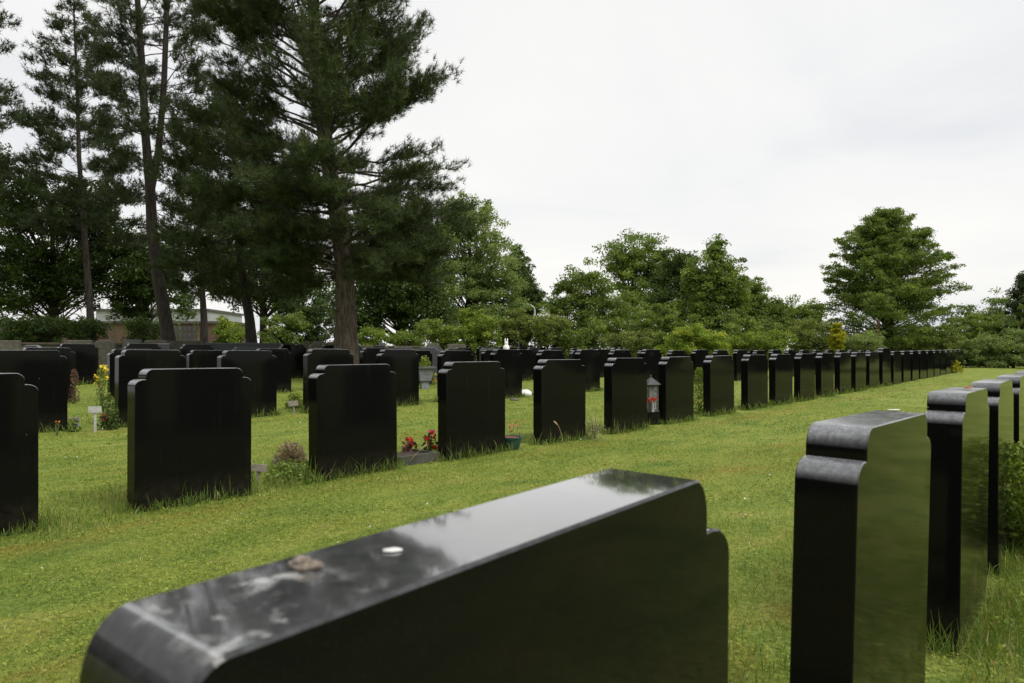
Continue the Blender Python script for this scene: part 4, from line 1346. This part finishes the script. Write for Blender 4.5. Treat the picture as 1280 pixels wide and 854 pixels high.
plant(1062, 440, 8, 1.1, .2, 'orange flower head right of the white pole', 'leaf_light', .08, 60, [('fl_orange', [(0, 1.25), (.05, 1.2), (-.05, 1.18), (0, 1.12)])], fr=.09, shape='col')

# box bush at the right edge, in front of the near row
rnd = random.Random(19); rng = np.random.default_rng(19)
bxx, bxy = 3.03, 4.18
o = empty('box_bush', (bxx, bxy, gz(bxx, bxy)), 'leafy box bush at the right edge in front of the near headstones', 'shrub')
n = 9000
d = unit(rng.normal(0, 1, (n, 3)))
cl = unit(rng.normal(0, 1, (150, 3)))
bump = 1 + .16 * np.max(np.clip((d @ cl.T - .93) / .07, 0, 1), 1)
P = d * (rng.uniform(.35, 1, (n, 1)) ** .4) * bump[:, None] * np.array([.25, .28, .29]) + np.array([0, 0, .31])
ok = P[:, 2] > .02
V = leaf_quads(P[ok], .026, n_up=.7, asp=.62)
soup('foliage', V, M['leaf_yellow'], o, np.clip(rng.normal(.3, .2, len(V)), 0, 1))
m = MB()
for i in range(26):
    e = P[rng.integers(n)]
    m.tube([(e[0] * .1, e[1] * .1, -.02), e * np.array([.5, .5, .6]), e], [.009, .006, .002], 4)
m.build('stems', M['bark_dark'], o)

# pebble, shell and leaves lying on the near stones
def on_top(a, off, z, psi=PSIB, c=.387):
    d, n = frame(psi)
    p = d * a + n * (c + off)
    return (p[0], p[1], z)


zt = ZB + 1.0
def ray_top(px, py, z):
    Yq = (z - EYE) / ((HZ - py) / F_PX)
    return at(px, Yq), Yq
def near_top(px, py):
    """point on the slightly tilted top of the nearest stone"""
    cy = (DB * (.112 + .419) + NB * (.387 + T / 2))[1]
    k, g = (HZ - py) / F_PX, math.tan(R(1.6))
    Yq = (ZB - .008 + 1.0 - g * cy - EYE) / (k - g)
    return at(px, Yq), Yq, EYE + k * Yq


x, y, zn = near_top(382, 711)
m = MB(); m.blob((0, 0, .004), (.0125, .008, .0045), 7, .22, 16, 10); m.blob((-.0035, .0, .0075), (.007, .005, .004), 9, .25, 12, 8)
o = m.build('pebble', M['pebble'], None, True, 0, 70); o.location = (x, y, zn - .001)
tag(o, 'rough beige pebble lying on the top of the nearest headstone', 'pebble')
x, y, zn = near_top(490, 689)
m = MB(); m.blob((0, 0, .001), (.0085, .0052, .0016), 12, .14, 18, 8); m.blob((.002, 0, .0018), (.005, .003, .0012), 13, .1, 12, 6)
o = m.build('shell', M['shell'], None, True, 0, 70); o.location = (x, y, zn)
tag(o, 'flat white shell on the top of the nearest headstone', 'shell')
x, y = ray_top(1207, 487, zt + .001)
me = MB(); me.add([(-.03, 0, .003), (-.008, .012, .006), (.018, .006, .02), (.03, -.002, .012), (.012, -.012, .004), (-.012, -.01, .008)], [(0, 1, 5), (1, 2, 4, 5), (2, 3, 4)])
me.tube([(.02, 0, .01), (.035, .008, .018), (.045, .014, .016)], [.0015, .0015, .001], 4)
o = me.build('dry_leaf', simple('dry_leaf', (.22, .12, .05), .8, (.1, .06, .03), 60), None, True); o.location = (x, y, zt)
tag(o, 'curled dry brown leaf on the top of a near headstone', 'leaf')
x, y = ray_top(1117, 512.5, zt - .012)
m = MB(); m.blob((0, 0, .0005), (.02, .011, .0016), 22, .15, 16, 8)
o = m.build('white_shell', M['shell'], None, True, 0, 70); o.location = (x, y, zt - .012)
tag(o, 'small flat white shell on the far end of the second near headstone', 'shell')

# ------------------------------------------------------------------ long grass at the feet of the stones
def tall_grass():
    global rng
    rng = np.random.default_rng(4)
    V, var = [], []
    for p, d, nn, zz in BASES:
        Y = math.hypot(*p)
        if Y > 24: continue
        near = Y < 5
        n = int(np.interp(Y, [1, 5, 10, 24], [900, 900, 480, 130]))
        side = rng.choice([0, 1, 2, 3], n, p=[.46, .22, .16, .16])
        u = rng.uniform(-W / 2 - .03, W / 2 + .03, n)
        off = T / 2 + np.abs(rng.normal(0, .045, n)) + .008
        s = np.where(side == 0, -1, 1)
        a = np.where(side < 2, u, np.where(side == 2, -1, 1) * (W / 2 + np.abs(rng.normal(0, .05, n)) + .01))
        c = np.where(side < 2, s * off, rng.uniform(-T / 2, T / 2, n))
        # clumpy heights
        hc = .5 + .5 * np.sin(a * 9 + p[0] * 3) * np.sin(a * 17 + p[1])
        h = rng.uniform(.03, .13, n) * (.5 + .85 * hc) + (rng.random(n) < .09) * rng.uniform(.05, .13, n)
        x = p[0] + d[0] * a + nn[0] * c
        y = p[1] + d[1] * a + nn[1] * c
        wd = np.full(n, max(.0024, .00072 * Y)) * rng.uniform(.7, 1.4, n)
        V.append(blades(x, y, h, wd, .8)); var.append(np.clip(rng.normal(.5, .2, n) + (rng.random(n) < .06) * .45, 0, 1))
    # rough unmown patch right of the near row and other weedy corners
    for cx, cy, sx, sy, n, hm in ((1.75, 2.75, .28, .45, 3000, .085), (2.3, 3.4, .35, .4, 2400, .095), (2.7, 3.2, .5, .5, 2200, .08), (.85, 2.62, .16, .2, 240, .08), (-2.9, 5.2, .3, .25, 900, .1), (-3.0, 4.6, .3, .15, 700, .09), (-1.9, 5.9, .2, .12, 500, .12)):
        x = rng.normal(cx, sx, n); y = rng.normal(cy, sy, n)
        c = x * NB[0] + y * NB[1]
        ok = (c < .36) | (c > .56)
        x, y = x[ok], y[ok]
        h = rng.uniform(.3, 1.2, len(x)) * hm
        V.append(blades(x, y, h, rng.uniform(.003, .0065, len(x)), .7)); var.append(np.clip(rng.normal(.55, .2, len(x)) + (rng.random(len(x)) < .16) * .4, 0, 1))
    tag(soup('long_grass', np.concatenate(V), M['tall'], None, np.concatenate(var)), 'long unmown grass fringing the feet of the headstones', 'grass', kind='stuff')
    # broad weed leaves in the rough patch
    n = 1100
    x = rng.normal(2.15, .5, n); y = rng.normal(3.0, .5, n)
    c = x * NB[0] + y * NB[1]
    x, y = x[c < .33], y[c < .33]
    P = np.stack([x, y, gnd(x, y) + rng.uniform(.01, .06, len(x))], 1)
    V = leaf_quads(P, .027, n_up=.9, asp=.5)
    tag(soup('weeds', V, M['leaf_light'], None, np.clip(rng.normal(.55, .25, len(V)), 0, 1)), 'broad leaved weeds in the rough grass beside the near headstones', 'weeds', kind='stuff')
    # daisies and clover heads
    n = 260
    r = np.sqrt(rng.uniform(3 ** 2, 14 ** 2, n)); t = rng.uniform(R(-42), R(42), n)
    x, y = r * np.sin(t), r * np.cos(t)
    P = np.stack([x, y, gnd(x, y) + .03], 1)
    V = leaf_quads(P, .016, n_up=3, asp=.9)
    tag(soup('daisies', V, M['fl_white'], None, rng.uniform(0, 1, n)), 'tiny white daisies and clover heads dotting the lawn', 'flowers', kind='stuff')


tall_grass()
clover()


def stalk(px, py, pts, label, r=.003):
    x, y = hit(px, py)
    m = MB()
    m.tube(pts, np.linspace(r, r * .5, len(pts)), 5)
    o = m.build('grass_stalk', M['straw'], None)
    e = MB(); a, b = np.array(pts[-2], float), np.array(pts[-1], float)
    dv = b - a
    e.tube([a + dv * .2, a + dv * .6, b, b + dv * .15], [r * .8, r * 3, r * 2.4, r * .3], 6)
    e.build('seed_head', M['straw'], o)
    o.location = (x, y, gz(x, y))
    tag(o, label, 'grass stalk', 'dry grass stalks')


M['straw'] = simple('straw', (.36, .27, .14), .8, (.24, .17, .08), 30)
stalk(341, 516, [(0, 0, 0), (-.04, 0, .2), (-.11, 0, .4), (-.21, 0, .56), (-.31, 0, .62)], 'long tan grass stalk arching before a second-row headstone', .005)
stalk(322, 519, [(0, 0, 0), (-.05, 0, .06), (-.14, 0, .09)], 'short bent straw at the foot of the arching stalk', .005)
stalk(704, 563, [(0, 0, 0), (-.01, 0, .15), (-.05, 0, .27), (-.1, 0, .32)], 'dry stalk bending before the headstone right of the teal pot', .0035)
stalk(1152, 470, [(0, 0, 0), (-.25, 0, .25), (-.5, 0, .42)], 'pale straw leaning out of the long row near its far end', .012)
stalk(1180, 468, [(0, 0, 0), (-.2, 0, .3), (-.4, 0, .5)], 'straw stalk leaning left of the orange-yellow plant', .012)
stalk(508, 582, [(0, 0, 0), (.1, 0, .12), (.19, 0, .2)], 'dry straw leaning across the begonia bed kerb', .003)
